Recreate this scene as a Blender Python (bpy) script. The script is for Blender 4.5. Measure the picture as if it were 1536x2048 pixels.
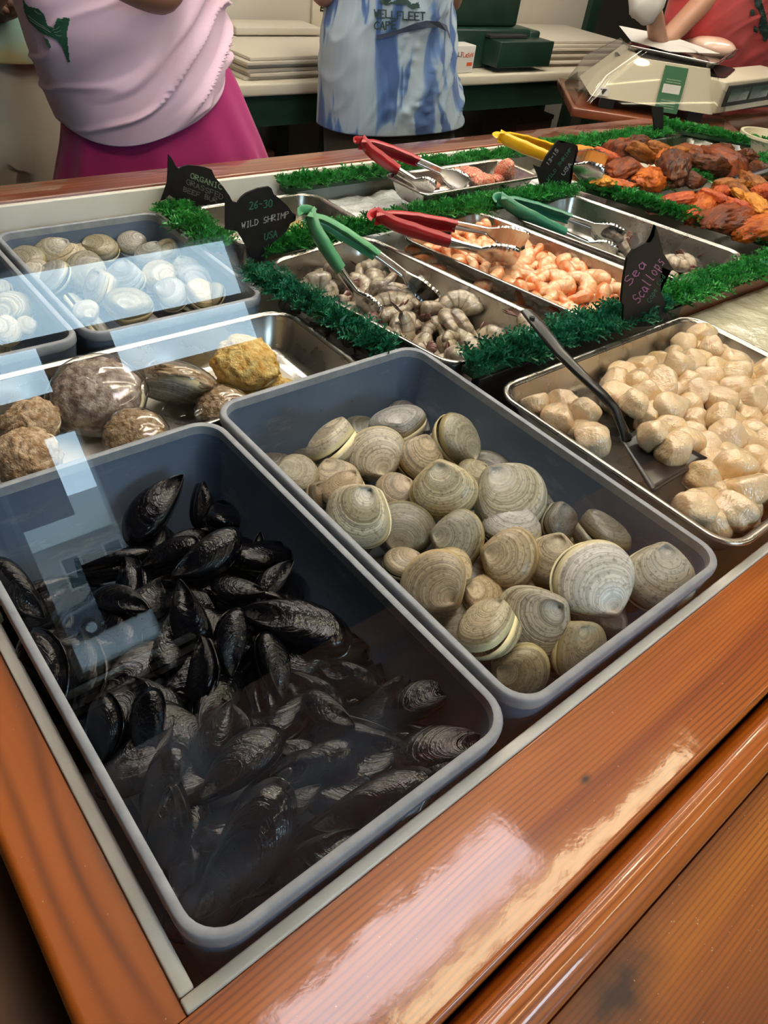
import bpy, bmesh, math, random
import numpy as np
from mathutils import Vector, Matrix
from mathutils.bvhtree import BVHTree

for o in list(bpy.data.objects): bpy.data.objects.remove(o)
SC = bpy.context.scene
COL = SC.collection
RIM = 0.90            # height of the display case's rim plane above the floor; all z below are relative to it
# ---------------------------------------------------------------- camera
RC = np.array([[0.76823323, 0.35391961, -0.53344035],
               [-0.62926733, 0.57061914, -0.5276518],
               [0.11764496, 0.74103623, 0.66107864]])
FOC = 1429.9
cam_data = bpy.data.cameras.new('camera')
cam = bpy.data.objects.new('camera', cam_data); COL.objects.link(cam)
cam_data.sensor_fit = 'VERTICAL'; cam_data.sensor_height = 36.0
cam_data.lens = FOC * 36.0 / 2048.0
cam_data.clip_start = 0.01; cam_data.clip_end = 200
m4 = Matrix([[*RC[0], 0], [*RC[1], 0], [*RC[2], RIM + 0.55], [0, 0, 0, 1]])
cam.matrix_world = m4
SC.camera = cam
# ---------------------------------------------------------------- world, sun, exposure
SC.view_settings.view_transform = 'Standard'; SC.view_settings.look = 'None'
SC.view_settings.gamma = 1.0; SC.view_settings.use_curve_mapping = False
SC.view_settings.exposure = 0.0
SC.cycles.max_bounces = 10; SC.cycles.transparent_max_bounces = 16
SC.cycles.diffuse_bounces = 3; SC.cycles.glossy_bounces = 4; SC.cycles.transmission_bounces = 6
SC.cycles.caustics_reflective = False; SC.cycles.caustics_refractive = False
SC.cycles.sample_clamp_indirect = 4.0
SC.cycles.use_denoising = True
W = bpy.data.worlds.new('sky'); SC.world = W; W.use_nodes = True
bg = W.node_tree.nodes['Background']
bg.inputs[0].default_value = (0.60, 0.83, 1.0, 1); bg.inputs[1].default_value = 22.0
def lamp(name, kind, loc, energy, color, size=None, size_y=None, target=None, spread=None):
    l = bpy.data.lights.new(name, kind); l.energy = energy; l.color = color
    if kind == 'AREA':
        l.shape = 'RECTANGLE'; l.size = size; l.size_y = size_y or size
        if spread: l.spread = spread
    elif size is not None and kind == 'SUN': l.angle = size
    elif size is not None: l.shadow_soft_size = size
    o = bpy.data.objects.new(name, l); COL.objects.link(o); o.location = (loc[0], loc[1], loc[2] + RIM)
    if target is not None:
        d = Vector((target[0] - loc[0], target[1] - loc[1], target[2] - loc[2]))
        o.rotation_euler = d.to_track_quat('-Z', 'Y').to_euler()
    return o
lamp('sun', 'SUN', (0, 6, 8), 5.0, (1, 0.95, 0.88), 0.01, target=(-0.6, 1.5, 1.0))
# ---------------------------------------------------------------- helpers
def ray(px, py):
    return RC @ np.array([px - 768.0, -(py - 1024.0), -FOC])
def at(px, py, z=0.0):
    r = ray(px, py); t = (z - 0.55) / r[2]
    return Vector((r[0] * t, r[1] * t, z))
def atY(px, py, Y):
    r = ray(px, py); t = Y / r[1]
    return Vector((r[0] * t, Y, 0.55 + r[2] * t))
def pxm(p):
    v = RC.T @ np.array([p[0], p[1], p[2] - 0.55]); return FOC / -v[2]
def tag(o, label=None, cat=None, group=None, kind=None):
    if label: o['label'] = label
    if cat: o['category'] = cat
    if group: o['group'] = group
    if kind: o['kind'] = kind
    return o
def mesh(name, verts, faces, mat=None, smooth=True, uv=None):
    me = bpy.data.meshes.new(name)
    me.from_pydata([tuple(v) for v in verts], [], faces)
    if mat is not None: me.materials.append(mat)
    if smooth: me.polygons.foreach_set('use_smooth', [True] * len(me.polygons))
    if uv is not None:
        ul = me.uv_layers.new(name='UVMap')
        idx = np.empty(len(me.loops), dtype=np.int32); me.loops.foreach_get('vertex_index', idx)
        ul.data.foreach_set('uv', np.asarray(uv, dtype=np.float32)[idx].ravel())
    me.update()
    return me
def obj(name, me, parent=None, loc=None, rot=None):
    o = bpy.data.objects.new(name, me); COL.objects.link(o)
    if parent is not None: o.parent = parent
    if loc is not None: o.location = loc
    if rot is not None: o.rotation_euler = rot
    return o
def empty(name, loc=(0, 0, 0), rz=0.0):
    o = bpy.data.objects.new(name, None); COL.objects.link(o)
    o.location = (loc[0], loc[1], loc[2] + RIM); o.rotation_euler = (0, 0, rz); o.empty_display_size = 0.02
    return o
def setM(o, loc, rot3, s=1.0):
    M = Matrix.Translation(Vector((loc[0], loc[1], loc[2] + RIM))) @ rot3.to_4x4()
    o.matrix_world = M @ Matrix.Diagonal((s, s, s, 1)) if s != 1.0 else M
def copy_tree(o, parent=None):
    c = o.copy(); COL.objects.link(c)
    if parent is not None: c.parent = parent
    for ch in list(o.children): copy_tree(ch, c)
    return c
class MB:
    """collects simple solids into one mesh"""
    def __init__(s): s.v = []; s.f = []
    def add(s, vs, fs):
        k = len(s.v); s.v += [tuple(v) for v in vs]; s.f += [tuple(i + k for i in f) for f in fs]; return s
    def box(s, x0, x1, y0, y1, z0, z1, bev=0.0):
        bm = bmesh.new(); bmesh.ops.create_cube(bm, size=1)
        for v in bm.verts: v.co = Vector(((x0 + x1) / 2 + v.co.x * (x1 - x0), (y0 + y1) / 2 + v.co.y * (y1 - y0), (z0 + z1) / 2 + v.co.z * (z1 - z0)))
        if bev: bmesh.ops.bevel(bm, geom=bm.edges[:], offset=bev, segments=3, profile=0.5, affect='EDGES')
        bm.verts.ensure_lookup_table(); s.add([v.co[:] for v in bm.verts], [[v.index for v in f.verts] for f in bm.faces]); bm.free(); return s
    def tube(s, pts, rad, n=12, cap=True):
        pts = [Vector(p) for p in pts]; k0 = len(s.v); rs = rad if hasattr(rad, '__len__') else [rad] * len(pts)
        up = Vector((0, 0, 1)); prev = None; rings = []
        for i, p in enumerate(pts):
            t = (pts[min(i + 1, len(pts) - 1)] - pts[max(i - 1, 0)]).normalized()
            a = prev if prev is not None else (up.cross(t) if abs(t.z) < 0.95 else Vector((1, 0, 0)).cross(t))
            a = (a - t * a.dot(t)).normalized(); prev = a; b = t.cross(a)
            r = rs[i]; ra, rb = r if hasattr(r, '__len__') else (r, r)
            rings.append([p + a * (ra * math.cos(2 * math.pi * j / n)) + b * (rb * math.sin(2 * math.pi * j / n)) for j in range(n)])
        return s.loft(rings, cap, cap)
    def loft(s, rings, cap0=False, cap1=False, closed=True):
        n = len(rings[0]); vs = [v for r in rings for v in r]; fs = []
        for i in range(len(rings) - 1):
            for j in range(n if closed else n - 1):
                a = i * n + j; b = i * n + (j + 1) % n
                fs.append((a, b, b + n, a + n))
        if cap0: fs.append(tuple(range(n))[::-1])
        if cap1: fs.append(tuple((len(rings) - 1) * n + j for j in range(n)))
        return s.add(vs, fs)
    def prism(s, pts, z0, z1):
        n = len(pts); return s.loft([[(p[0], p[1], z0) for p in pts], [(p[0], p[1], z1) for p in pts]], True, True)
    def me(s, name, mat, smooth=False, auto=None):
        m = mesh(name, s.v, s.f, mat, smooth)
        if auto is not None:
            bm = bmesh.new(); bm.from_mesh(m); bmesh.ops.recalc_face_normals(bm, faces=bm.faces)
            for f in bm.faces: f.smooth = True
            for e in bm.edges:
                if len(e.link_faces) == 2 and e.calc_face_angle(0) > math.radians(auto): e.smooth = False
            bm.to_mesh(m); bm.free()
        return m
    def ob(s, name, mat, parent=None, smooth=False, auto=35, loc=None):
        return obj(name, s.me(name, mat, smooth, auto), parent, loc)
def rrect(w, d, r, n=6, z=0.0, cx=0.0, cy=0.0):
    out = []
    r = max(r, 1e-4)
    for (sx, sy, a0) in ((1, 1, 0), (-1, 1, 90), (-1, -1, 180), (1, -1, 270)):
        for k in range(n + 1):
            a = math.radians(a0 + 90.0 * k / n)
            out.append((cx + sx * (w / 2 - r) + r * math.cos(a), cy + sy * (d / 2 - r) + r * math.sin(a), z))
    return out
def vnoise(P, seed=0, freq=1.0):
    """cheap smooth noise from sines, P (N,3)"""
    rs = np.random.RandomState(seed); out = np.zeros(len(P)); tot = 0
    for o in range(3):
        for _ in range(4):
            k = rs.normal(size=3); k /= np.linalg.norm(k); ph = rs.rand() * 6.28
            out += np.sin(P @ (k * freq * (1.9 ** o) * (0.7 + 0.6 * rs.rand())) + ph) * (0.55 ** o) * 0.5
        tot += (0.55 ** o)
    return out / tot
# ---------------------------------------------------------------- materials
def nd(nt, typ, **kw):
    n = nt.nodes.new(typ)
    for k, v in kw.items():
        if k.startswith('i_'): n.inputs[k[2:].replace('_', ' ')].default_value = v
        elif isinstance(k, str): setattr(n, k, v)
    return n
def mat(name, col=(0.5, 0.5, 0.5), rough=0.5, metal=0.0, coat=0.0, coat_rough=0.05, sss=0.0, sss_r=(1, 0.6, 0.4), sss_s=0.01, spec=0.5, emit=None, estr=0.0, trans=0.0, sheen=0.0):
    m = bpy.data.materials.new(name); m.use_nodes = True; nt = m.node_tree
    b = nt.nodes['Principled BSDF']
    b.inputs['Base Color'].default_value = (*col, 1); b.inputs['Roughness'].default_value = rough
    b.inputs['Metallic'].default_value = metal; b.inputs['Coat Weight'].default_value = coat; b.inputs['Coat Roughness'].default_value = coat_rough
    b.inputs['Specular IOR Level'].default_value = spec; b.inputs['Sheen Weight'].default_value = sheen
    b.inputs['Transmission Weight'].default_value = trans
    if sss: b.inputs['Subsurface Weight'].default_value = sss; b.inputs['Subsurface Radius'].default_value = sss_r; b.inputs['Subsurface Scale'].default_value = sss_s
    if emit: b.inputs['Emission Color'].default_value = (*emit, 1); b.inputs['Emission Strength'].default_value = estr
    return m
def coords(nt, kind='Object', scale=(1, 1, 1), rot=(0, 0, 0)):
    tc = nd(nt, 'ShaderNodeTexCoord'); mp = nd(nt, 'ShaderNodeMapping')
    mp.inputs['Scale'].default_value = scale; mp.inputs['Rotation'].default_value = rot
    nt.links.new(tc.outputs[kind], mp.inputs['Vector']); return mp.outputs['Vector']
def noise(nt, vec, scale, detail=4, rough=0.55, dist=0.0):
    n = nd(nt, 'ShaderNodeTexNoise'); n.inputs['Scale'].default_value = scale; n.inputs['Detail'].default_value = detail
    n.inputs['Roughness'].default_value = rough; n.inputs['Distortion'].default_value = dist
    if vec is not None: nt.links.new(vec, n.inputs['Vector'])
    return n.outputs['Fac']
def ramp(nt, fac, stops, interp='LINEAR'):
    r = nd(nt, 'ShaderNodeValToRGB'); cr = r.color_ramp; cr.interpolation = interp
    while len(cr.elements) > 1: cr.elements.remove(cr.elements[-1])
    cr.elements[0].position = stops[0][0]; cr.elements[0].color = (*stops[0][1], 1)
    for p, c in stops[1:]:
        e = cr.elements.new(p); e.color = (*c, 1)
    nt.links.new(fac, r.inputs['Fac']); return r.outputs['Color']
def mixc(nt, fac, a, b, blend='MIX'):
    m = nd(nt, 'ShaderNodeMix', data_type='RGBA', blend_type=blend)
    for s, v in ((m.inputs[0], fac), (m.inputs[6], a), (m.inputs[7], b)):
        if hasattr(v, 'is_output'): nt.links.new(v, s)
        elif isinstance(v, (int, float)): s.default_value = v
        else: s.default_value = (*v, 1)
    return m.outputs[2]
def mth(nt, op, a, b=None, c=None):
    m = nd(nt, 'ShaderNodeMath', operation=op)
    for i, v in enumerate((a, b, c)):
        if v is None: continue
        if hasattr(v, 'is_output'): nt.links.new(v, m.inputs[i])
        else: m.inputs[i].default_value = v
    return m.outputs[0]
def bump(nt, b, h, strength=0.3, dist=0.002, coat=False):
    bn = nd(nt, 'ShaderNodeBump'); bn.inputs['Strength'].default_value = strength; bn.inputs['Distance'].default_value = dist
    nt.links.new(h, bn.inputs['Height']); nt.links.new(bn.outputs[0], b.inputs['Normal'])
    if coat: nt.links.new(bn.outputs[0], b.inputs['Coat Normal'])
def B(m): return m.node_tree, m.node_tree.nodes['Principled BSDF']
def noisy(name, c1, c2, scale=20, rough=0.5, bstr=0.2, bdist=0.001, bscale=None, vec='Object', stretch=(1, 1, 1), lo=0.35, hi=0.65, **kw):
    m = mat(name, c1, rough, **kw); nt, b = B(m)
    v = coords(nt, vec, stretch); f = noise(nt, v, scale)
    nt.links.new(ramp(nt, f, [(lo, c1), (hi, c2)]), b.inputs['Base Color'])
    if bstr: bump(nt, b, noise(nt, v, bscale or scale * 3), bstr, bdist, kw.get('coat', 0) > 0)
    return m
def wood(name, axis, dark, mid, light, lines=110, coat=1.0, cr=0.06, knots=()):
    m = mat(name, mid, 0.45, coat=coat, coat_rough=cr); nt, b = B(m)
    s = [9.0, 9.0, 9.0]; s[axis] = 0.55
    v = coords(nt, 'Object', tuple(s))
    f = noise(nt, v, 2.2, 3, 0.5, 0.35)
    sep = nd(nt, 'ShaderNodeSeparateXYZ'); nt.links.new(coords(nt, 'Object'), sep.inputs[0])
    perp = sep.outputs[1] if axis == 0 else sep.outputs[0]
    v2 = coords(nt, 'Object', tuple(2.2 if i == axis else 7.0 for i in range(3)))
    warp = noise(nt, v2, 1.0, 1, 0.4)
    ph = mth(nt, 'ADD', mth(nt, 'MULTIPLY', perp, lines * 6.28), mth(nt, 'MULTIPLY', warp, 30.0))
    sn = mth(nt, 'MULTIPLY_ADD', mth(nt, 'SINE', ph), 0.5, 0.5)
    sn = mth(nt, 'POWER', sn, 2.6)
    base = ramp(nt, f, [(0.3, dark), (0.48, mid), (0.7, light)])
    c = mixc(nt, mth(nt, 'MULTIPLY', sn, mth(nt, 'MULTIPLY_ADD', noise(nt, coords(nt, 'Object', (2, 9, 9) if axis == 0 else (9, 2, 9)), 2.0, 2), 1.1, -0.12)), base, tuple(x * 0.30 for x in dark))
    for kx, ky, kr in knots:      # dark elongated knots
        cv = coords(nt, 'Object'); sp = nd(nt, 'ShaderNodeSeparateXYZ'); nt.links.new(cv, sp.inputs[0])
        dx = mth(nt, 'MULTIPLY', mth(nt, 'SUBTRACT', sp.outputs[0], kx), .55); dy = mth(nt, 'SUBTRACT', sp.outputs[1], ky)
        dd = mth(nt, 'ADD', mth(nt, 'SQRT', mth(nt, 'ADD', mth(nt, 'MULTIPLY', dx, dx), mth(nt, 'MULTIPLY', dy, dy))), mth(nt, 'MULTIPLY', noise(nt, cv, 40, 3), kr * .9))
        c = mixc(nt, ramp(nt, mth(nt, 'DIVIDE', dd, kr * 2), [(0.30, (.95, .95, .95)), (0.62, (.35, .35, .35)), (0.9, (0, 0, 0))]), c, (0.022, 0.006, 0.002))
    sp_ = noise(nt, coords(nt, 'Object'), 330, 1)
    c = mixc(nt, ramp(nt, sp_, [(0.765, (0, 0, 0)), (0.79, (.6, .6, .6))]), c, (0.55, 0.42, 0.25))
    nt.links.new(c, b.inputs['Base Color'])
    dust = noise(nt, coords(nt, 'Object', (1, 1, 1)), 9, 2)
    nt.links.new(mth(nt, 'MULTIPLY_ADD', dust, 0.10, cr - 0.035), b.inputs['Coat Roughness'])
    bump(nt, b, mth(nt, 'ADD', mth(nt, 'MULTIPLY', noise(nt, coords(nt, 'Object'), 16, 2), 1.0), mth(nt, 'MULTIPLY', noise(nt, coords(nt, 'Object'), 260, 2), 0.05)), 0.12, 0.004, True)
    return m
M = {}
M['wood_front'] = wood('varnished_orange_pine_along', 0, (0.27, 0.048, 0.0), (0.40, 0.092, 0.001), (0.50, 0.135, 0.003), 210, coat=.8, knots=[(0.395, 0.088, 0.004)])
M['wood_step'] = wood('varnished_amber_pine', 0, (0.17, 0.034, 0.0), (0.32, 0.085, 0.001), (0.48, 0.155, 0.004), 260, coat=0.5, cr=0.09, knots=[(0.305, -0.034, 0.030)])
M['wood_left'] = wood('varnished_orange_pine_across', 1, (0.30, 0.060, 0.004), (0.41, 0.095, 0.008), (0.50, 0.13, 0.012), 45)
M['wood_side'] = noisy('dark_brown_side_board', (0.10, 0.035, 0.006), (0.18, 0.065, 0.010), 4, 0.5, 0.1)
M['wood_red'] = wood('varnished_red_brown_wood', 0, (0.13, 0.025, 0.008), (0.20, 0.045, 0.014), (0.27, 0.07, 0.022), 60)
def steel():
    m = mat('brushed_stainless_steel', (0.62, 0.60, 0.57), 0.24, metal=1.0); nt, b = B(m)
    v = coords(nt, 'Object', (1, 1, 1)); f = noise(nt, v, 14, 4)
    nt.links.new(ramp(nt, f, [(0.25, (0.44, 0.42, 0.39)), (0.75, (0.58, 0.56, 0.52))]), b.inputs['Base Color'])
    nt.links.new(mth(nt, 'MULTIPLY_ADD', f, 0.28, 0.14), b.inputs['Roughness'])
    bump(nt, b, noise(nt, coords(nt, 'Object', (1, 1, 1)), 60, 3), 0.08, 0.001)
    return m
M['steel'] = steel()
M['tong_steel'] = mat('polished_tong_steel', (0.70, 0.70, 0.70), 0.2, metal=1.0)
def tubmat():
    m = mat('blue_grey_tub_plastic', (0.17, 0.20, 0.25), 0.42); nt, b = B(m)
    v = coords(nt, 'Object'); f = noise(nt, v, 6, 5)
    base = ramp(nt, f, [(0.3, (0.095, 0.135, 0.205)), (0.7, (0.145, 0.19, 0.27))])
    s1 = noise(nt, coords(nt, 'Object', (7, 9, 22), (0.5, 0.3, 0.9)), 1.6, 5, 0.7)
    c = mixc(nt, ramp(nt, s1, [(0.56, (0, 0, 0)), (0.72, (0.45, 0.45, 0.45))]), base, (0.33, 0.36, 0.40))
    s2 = noise(nt, coords(nt, 'Object', (1, 1, 1)), 75, 2, 0.5)
    c = mixc(nt, ramp(nt, s2, [(0.74, (0, 0, 0)), (0.78, (0.6, 0.6, 0.6))]), c, (0.06, 0.06, 0.06))
    nt.links.new(c, b.inputs['Base Color'])
    nt.links.new(mth(nt, 'MULTIPLY_ADD', f, 0.3, 0.22), b.inputs['Roughness'])
    bump(nt, b, noise(nt, v, 140, 2), 0.12, 0.001); return m
M['tub'] = tubmat()
M['tub_rim'] = noisy('worn_grey_tub_rim', (0.24, 0.265, 0.30), (0.33, 0.35, 0.38), 40, 0.5, 0.3)
M['white_lip'] = noisy('cream_white_case_lip', (0.62, 0.60, 0.52), (0.74, 0.72, 0.65), 12, 0.35, 0.1)
M['case_white'] = noisy('white_case_liner', (0.70, 0.68, 0.60), (0.80, 0.78, 0.70), 8, 0.4, 0.15)
M['black'] = mat('black_plastic', (0.012, 0.012, 0.013), 0.3)
M['blackboard'] = noisy('chalkboard_black', (0.006, 0.006, 0.007), (0.011, 0.011, 0.012), 30, 0.6, 0.1, spec=0.25)
M['dark'] = mat('dark_void', (0.02, 0.02, 0.02), 0.8)
def glassmat(name, tint=(0.98, 1, 0.99), scale=1.0, rough=0.0):
    m = bpy.data.materials.new(name); m.use_nodes = True; nt = m.node_tree; nt.nodes.clear()
    out = nd(nt, 'ShaderNodeOutputMaterial'); g = nd(nt, 'ShaderNodeNewGeometry')
    dp = nd(nt, 'ShaderNodeVectorMath', operation='DOT_PRODUCT')
    nt.links.new(g.outputs['Normal'], dp.inputs[0]); nt.links.new(g.outputs['Incoming'], dp.inputs[1])
    c = mth(nt, 'SUBTRACT', 1.0, mth(nt, 'ABSOLUTE', dp.outputs['Value']))
    fr = mth(nt, 'MULTIPLY_ADD', mth(nt, 'POWER', c, 5.0), 0.92 * scale, 0.045 * scale)
    t = nd(nt, 'ShaderNodeBsdfTransparent'); t.inputs[0].default_value = (*tint, 1)
    gl = nd(nt, 'ShaderNodeBsdfGlossy'); gl.inputs['Roughness'].default_value = rough
    mx = nd(nt, 'ShaderNodeMixShader'); nt.links.new(fr, mx.inputs[0]); nt.links.new(t.outputs[0], mx.inputs[1]); nt.links.new(gl.outputs[0], mx.inputs[2])
    nt.links.new(mx.outputs[0], out.inputs[0]); return m
M['glass'] = glassmat('clear_case_glass', (0.985, 0.995, 0.99), 0.80)
M['film'] = glassmat('clear_plastic_film', (0.93, 0.93, 0.92), 2.2, 0.12)
M['cover'] = glassmat('clear_scale_cover', (0.96, 0.96, 0.94), 1.3, 0.05)
M['window_glass'] = glassmat('shop_window_glass', (0.96, 0.98, 0.98), 1.0)
def clammat():
    m = mat('clam_shell', (0.3, 0.27, 0.2), 0.42, coat=0.35, coat_rough=0.2); nt, b = B(m)
    uv = nd(nt, 'ShaderNodeUVMap'); sep = nd(nt, 'ShaderNodeSeparateXYZ'); nt.links.new(uv.outputs[0], sep.inputs[0])
    oi = nd(nt, 'ShaderNodeObjectInfo'); rnd = oi.outputs['Random']
    v3 = coords(nt, 'Object'); wob = noise(nt, v3, 9, 3)
    s = mth(nt, 'ADD', sep.outputs[1], mth(nt, 'MULTIPLY', wob, 0.05))
    seed = mth(nt, 'MULTIPLY', rnd, 37.0)
    cmb = nd(nt, 'ShaderNodeCombineXYZ'); nt.links.new(mth(nt, 'MULTIPLY', s, 1.0), cmb.inputs[0]); nt.links.new(seed, cmb.inputs[1])
    band = noise(nt, cmb.outputs[0], 7, 2, 0.5)
    fine = noise(nt, cmb.outputs[0], 42, 3, 0.7)
    base = ramp(nt, band, [(0.25, (0.16, 0.135, 0.07)), (0.42, (0.36, 0.31, 0.20)), (0.58, (0.52, 0.47, 0.36)), (0.75, (0.22, 0.195, 0.14))])
    grey = ramp(nt, band, [(0.25, (0.14, 0.145, 0.15)), (0.5, (0.40, 0.385, 0.36)), (0.75, (0.22, 0.22, 0.215))])
    c = mixc(nt, ramp(nt, rnd, [(0.25, (0, 0, 0)), (0.8, (0.85, 0.85, 0.85))]), base, grey)
    lines = ramp(nt, fine, [(0.42, (0.22, 0.22, 0.22)), (0.56, (1, 1, 1))])
    c = mixc(nt, 0.55, c, lines, 'MULTIPLY')
    c = mixc(nt, ramp(nt, noise(nt, v3, 22, 4), [(0.52, (0, 0, 0)), (0.68, (0.7, 0.7, 0.7))]), c, (0.10, 0.085, 0.06))
    edge = ramp(nt, sep.outputs[1], [(0.945, (0, 0, 0)), (0.985, (1, 1, 1))])
    c = mixc(nt, edge, c, (0.62, 0.56, 0.36))
    umb = ramp(nt, sep.outputs[1], [(0.05, (1, 1, 1)), (0.42, (0, 0, 0))])
    c = mixc(nt, mth(nt, 'MULTIPLY', umb, 0.55), c, (0.52, 0.50, 0.46))
    c = mixc(nt, 1.0, c, ocol(nt), 'MULTIPLY')
    nt.links.new(c, b.inputs['Base Color'])
    bump(nt, b, mth(nt, 'ADD', fine, mth(nt, 'MULTIPLY', noise(nt, v3, 120, 2), 0.2)), 0.55, 0.0016, False); return m
def ocol(nt):
    return nd(nt, 'ShaderNodeObjectInfo').outputs['Color']
M['clam'] = clammat()
def musselmat():
    m = mat('mussel_shell', (0.008, 0.008, 0.01), 0.25, coat=0.5, coat_rough=0.04, spec=0.12); nt, b = B(m)
    uv = nd(nt, 'ShaderNodeUVMap'); sep = nd(nt, 'ShaderNodeSeparateXYZ'); nt.links.new(uv.outputs[0], sep.inputs[0])
    rnd = nd(nt, 'ShaderNodeObjectInfo').outputs['Random']; v3 = coords(nt, 'Object')
    cmb = nd(nt, 'ShaderNodeCombineXYZ'); nt.links.new(mth(nt, 'ADD', sep.outputs[1], mth(nt, 'MULTIPLY', noise(nt, v3, 6, 2), 0.06)), cmb.inputs[0]); nt.links.new(mth(nt, 'MULTIPLY', rnd, 31.0), cmb.inputs[1])
    fine = noise(nt, cmb.outputs[0], 26, 3, 0.6)
    c = ramp(nt, fine, [(0.35, (0.001, 0.001, 0.0015)), (0.6, (0.003, 0.0035, 0.006)), (0.8, (0.012, 0.008, 0.006))])
    patch = ramp(nt, noise(nt, v3, 14, 5, 0.6, 0.3), [(0.62, (0, 0, 0)), (0.78, (0.6, 0.6, 0.6))])
    c = mixc(nt, patch, c, (0.07, 0.045, 0.025))
    umb = ramp(nt, mth(nt, 'ADD', sep.outputs[1], mth(nt, 'MULTIPLY', noise(nt, v3, 40, 3), 0.25)), [(0.18, (0.8, 0.8, 0.8)), (0.32, (0, 0, 0))])
    c = mixc(nt, umb, c, (0.10, 0.095, 0.09))
    nt.links.new(c, b.inputs['Base Color'])
    bump(nt, b, mth(nt, 'ADD', fine, mth(nt, 'MULTIPLY', noise(nt, v3, 9, 3), 1.3)), 0.42, 0.0024, True); return m
M['mussel'] = musselmat()
def scallopmat():
    m = mat('raw_scallop_flesh', (0.74, 0.53, 0.30), 0.3, coat=1.0, coat_rough=0.07, sss=0.35, sss_r=(1, 0.6, 0.3), sss_s=0.012); nt, b = B(m)
    v = coords(nt, 'Object'); rnd = nd(nt, 'ShaderNodeObjectInfo').outputs['Random']
    c = ramp(nt, noise(nt, v, 1.6, 3), [(0.3, (0.72, 0.50, 0.25)), (0.55, (0.80, 0.61, 0.37)), (0.75, (0.86, 0.71, 0.50))])
    c = mixc(nt, mth(nt, 'MULTIPLY', rnd, 0.55), c, (0.82, 0.64, 0.46))
    nt.links.new(c, b.inputs['Base Color'])
    h = mth(nt, 'ADD', noise(nt, v, 3.5, 3), mth(nt, 'MULTIPLY', noise(nt, coords(nt, 'Object', (1, 1, 0.25)), 14, 3), 0.35))
    bump(nt, b, h, 0.55, 0.007, True); return m
M['scallop'] = scallopmat()
def shrimpmat(name, a, bcol, back, band_lo, sss=0.3):
    m = mat(name, a, 0.3, coat=0.6, coat_rough=0.12, sss=sss, sss_r=(1, 0.5, 0.35), sss_s=0.008); nt, b = B(m)
    uv = nd(nt, 'ShaderNodeUVMap'); sep = nd(nt, 'ShaderNodeSeparateXYZ'); nt.links.new(uv.outputs[0], sep.inputs[0])
    v = coords(nt, 'Object'); rnd = nd(nt, 'ShaderNodeObjectInfo').outputs['Random']
    f = noise(nt, v, 5, 3); c = ramp(nt, f, [(0.35, a), (0.65, bcol)])
    seg = mth(nt, 'FRACT', mth(nt, 'MULTIPLY', sep.outputs[1], 6.0))
    sb = mth(nt, 'GREATER_THAN', seg, 0.80)
    c = mixc(nt, mth(nt, 'MULTIPLY', sb, band_lo), c, back)
    bk = ramp(nt, mth(nt, 'ADD', mth(nt, 'ABSOLUTE', mth(nt, 'SUBTRACT', sep.outputs[0], 0.5)), mth(nt, 'MULTIPLY', f, 0.15)), [(0.10, (1, 1, 1)), (0.26, (0, 0, 0))])
    c = mixc(nt, mth(nt, 'MULTIPLY', bk, mth(nt, 'MULTIPLY_ADD', rnd, 0.55, 0.40)), c, back)
    nt.links.new(c, b.inputs['Base Color']); bump(nt, b, noise(nt, v, 9, 2), 0.5, 0.002, True); return m
M['raw'] = shrimpmat('raw_shrimp_flesh', (0.34, 0.29, 0.21), (0.58, 0.50, 0.37), (0.13, 0.085, 0.07), 0.55)
M['raw_tail'] = noisy('raw_shrimp_tail', (0.06, 0.035, 0.05), (0.26, 0.09, 0.05), 90, 0.3, 0.3, coat=0.5)
M['cooked'] = shrimpmat('cooked_shrimp_flesh', (0.86, 0.46, 0.22), (0.90, 0.66, 0.42), (0.84, 0.17, 0.015), 0.4)
M['cooked_tail'] = noisy('cooked_shrimp_tail', (0.80, 0.13, 0.03), (0.85, 0.28, 0.08), 90, 0.3, 0.3, coat=0.5)
M['smoked'] = []
for i, (a, bb) in enumerate([((0.34, 0.05, 0.004), (0.62, 0.16, 0.010)), ((0.07, 0.012, 0.002), (0.28, 0.055, 0.005)), ((0.16, 0.04, 0.004), (0.40, 0.14, 0.015)), ((0.03, 0.009, 0.003), (0.16, 0.04, 0.007)), ((0.34, 0.03, 0.008), (0.58, 0.12, 0.02)), ((0.55, 0.18, 0.015), (0.75, 0.34, 0.04))]):
    M['smoked'].append(noisy('glazed_smoked_fish_%s' % 'abcdef'[i], a, bb, 4, 0.55, 1.0, 0.005, 9, spec=0.2, coat=0.35, coat_rough=0.05, stretch=(1, 2.5, 1)))
M['leaf'] = noisy('green_plastic_parsley', (0.012, 0.16, 0.022), (0.04, 0.34, 0.055), 60, 0.38, 0.0)
M['leaf_blue'] = noisy('bluish_green_plastic_parsley', (0.006, 0.10, 0.045), (0.02, 0.22, 0.10), 60, 0.36, 0.0)
M['strip'] = mat('dark_green_garnish_base', (0.006, 0.05, 0.012), 0.6)
M['ice'] = noisy('crushed_ice', (0.72, 0.74, 0.74), (0.86, 0.88, 0.88), 60, 0.12, 0.9, 0.004, 120, coat=0.5, sss=0.3, sss_r=(1, 1, 1), sss_s=0.01)
M['cream_ice'] = noisy('wet_cream_ice_sheet', (0.66, 0.60, 0.42), (0.80, 0.76, 0.60), 10, 0.12, 0.8, 0.006, 22, coat=0.6)
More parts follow.
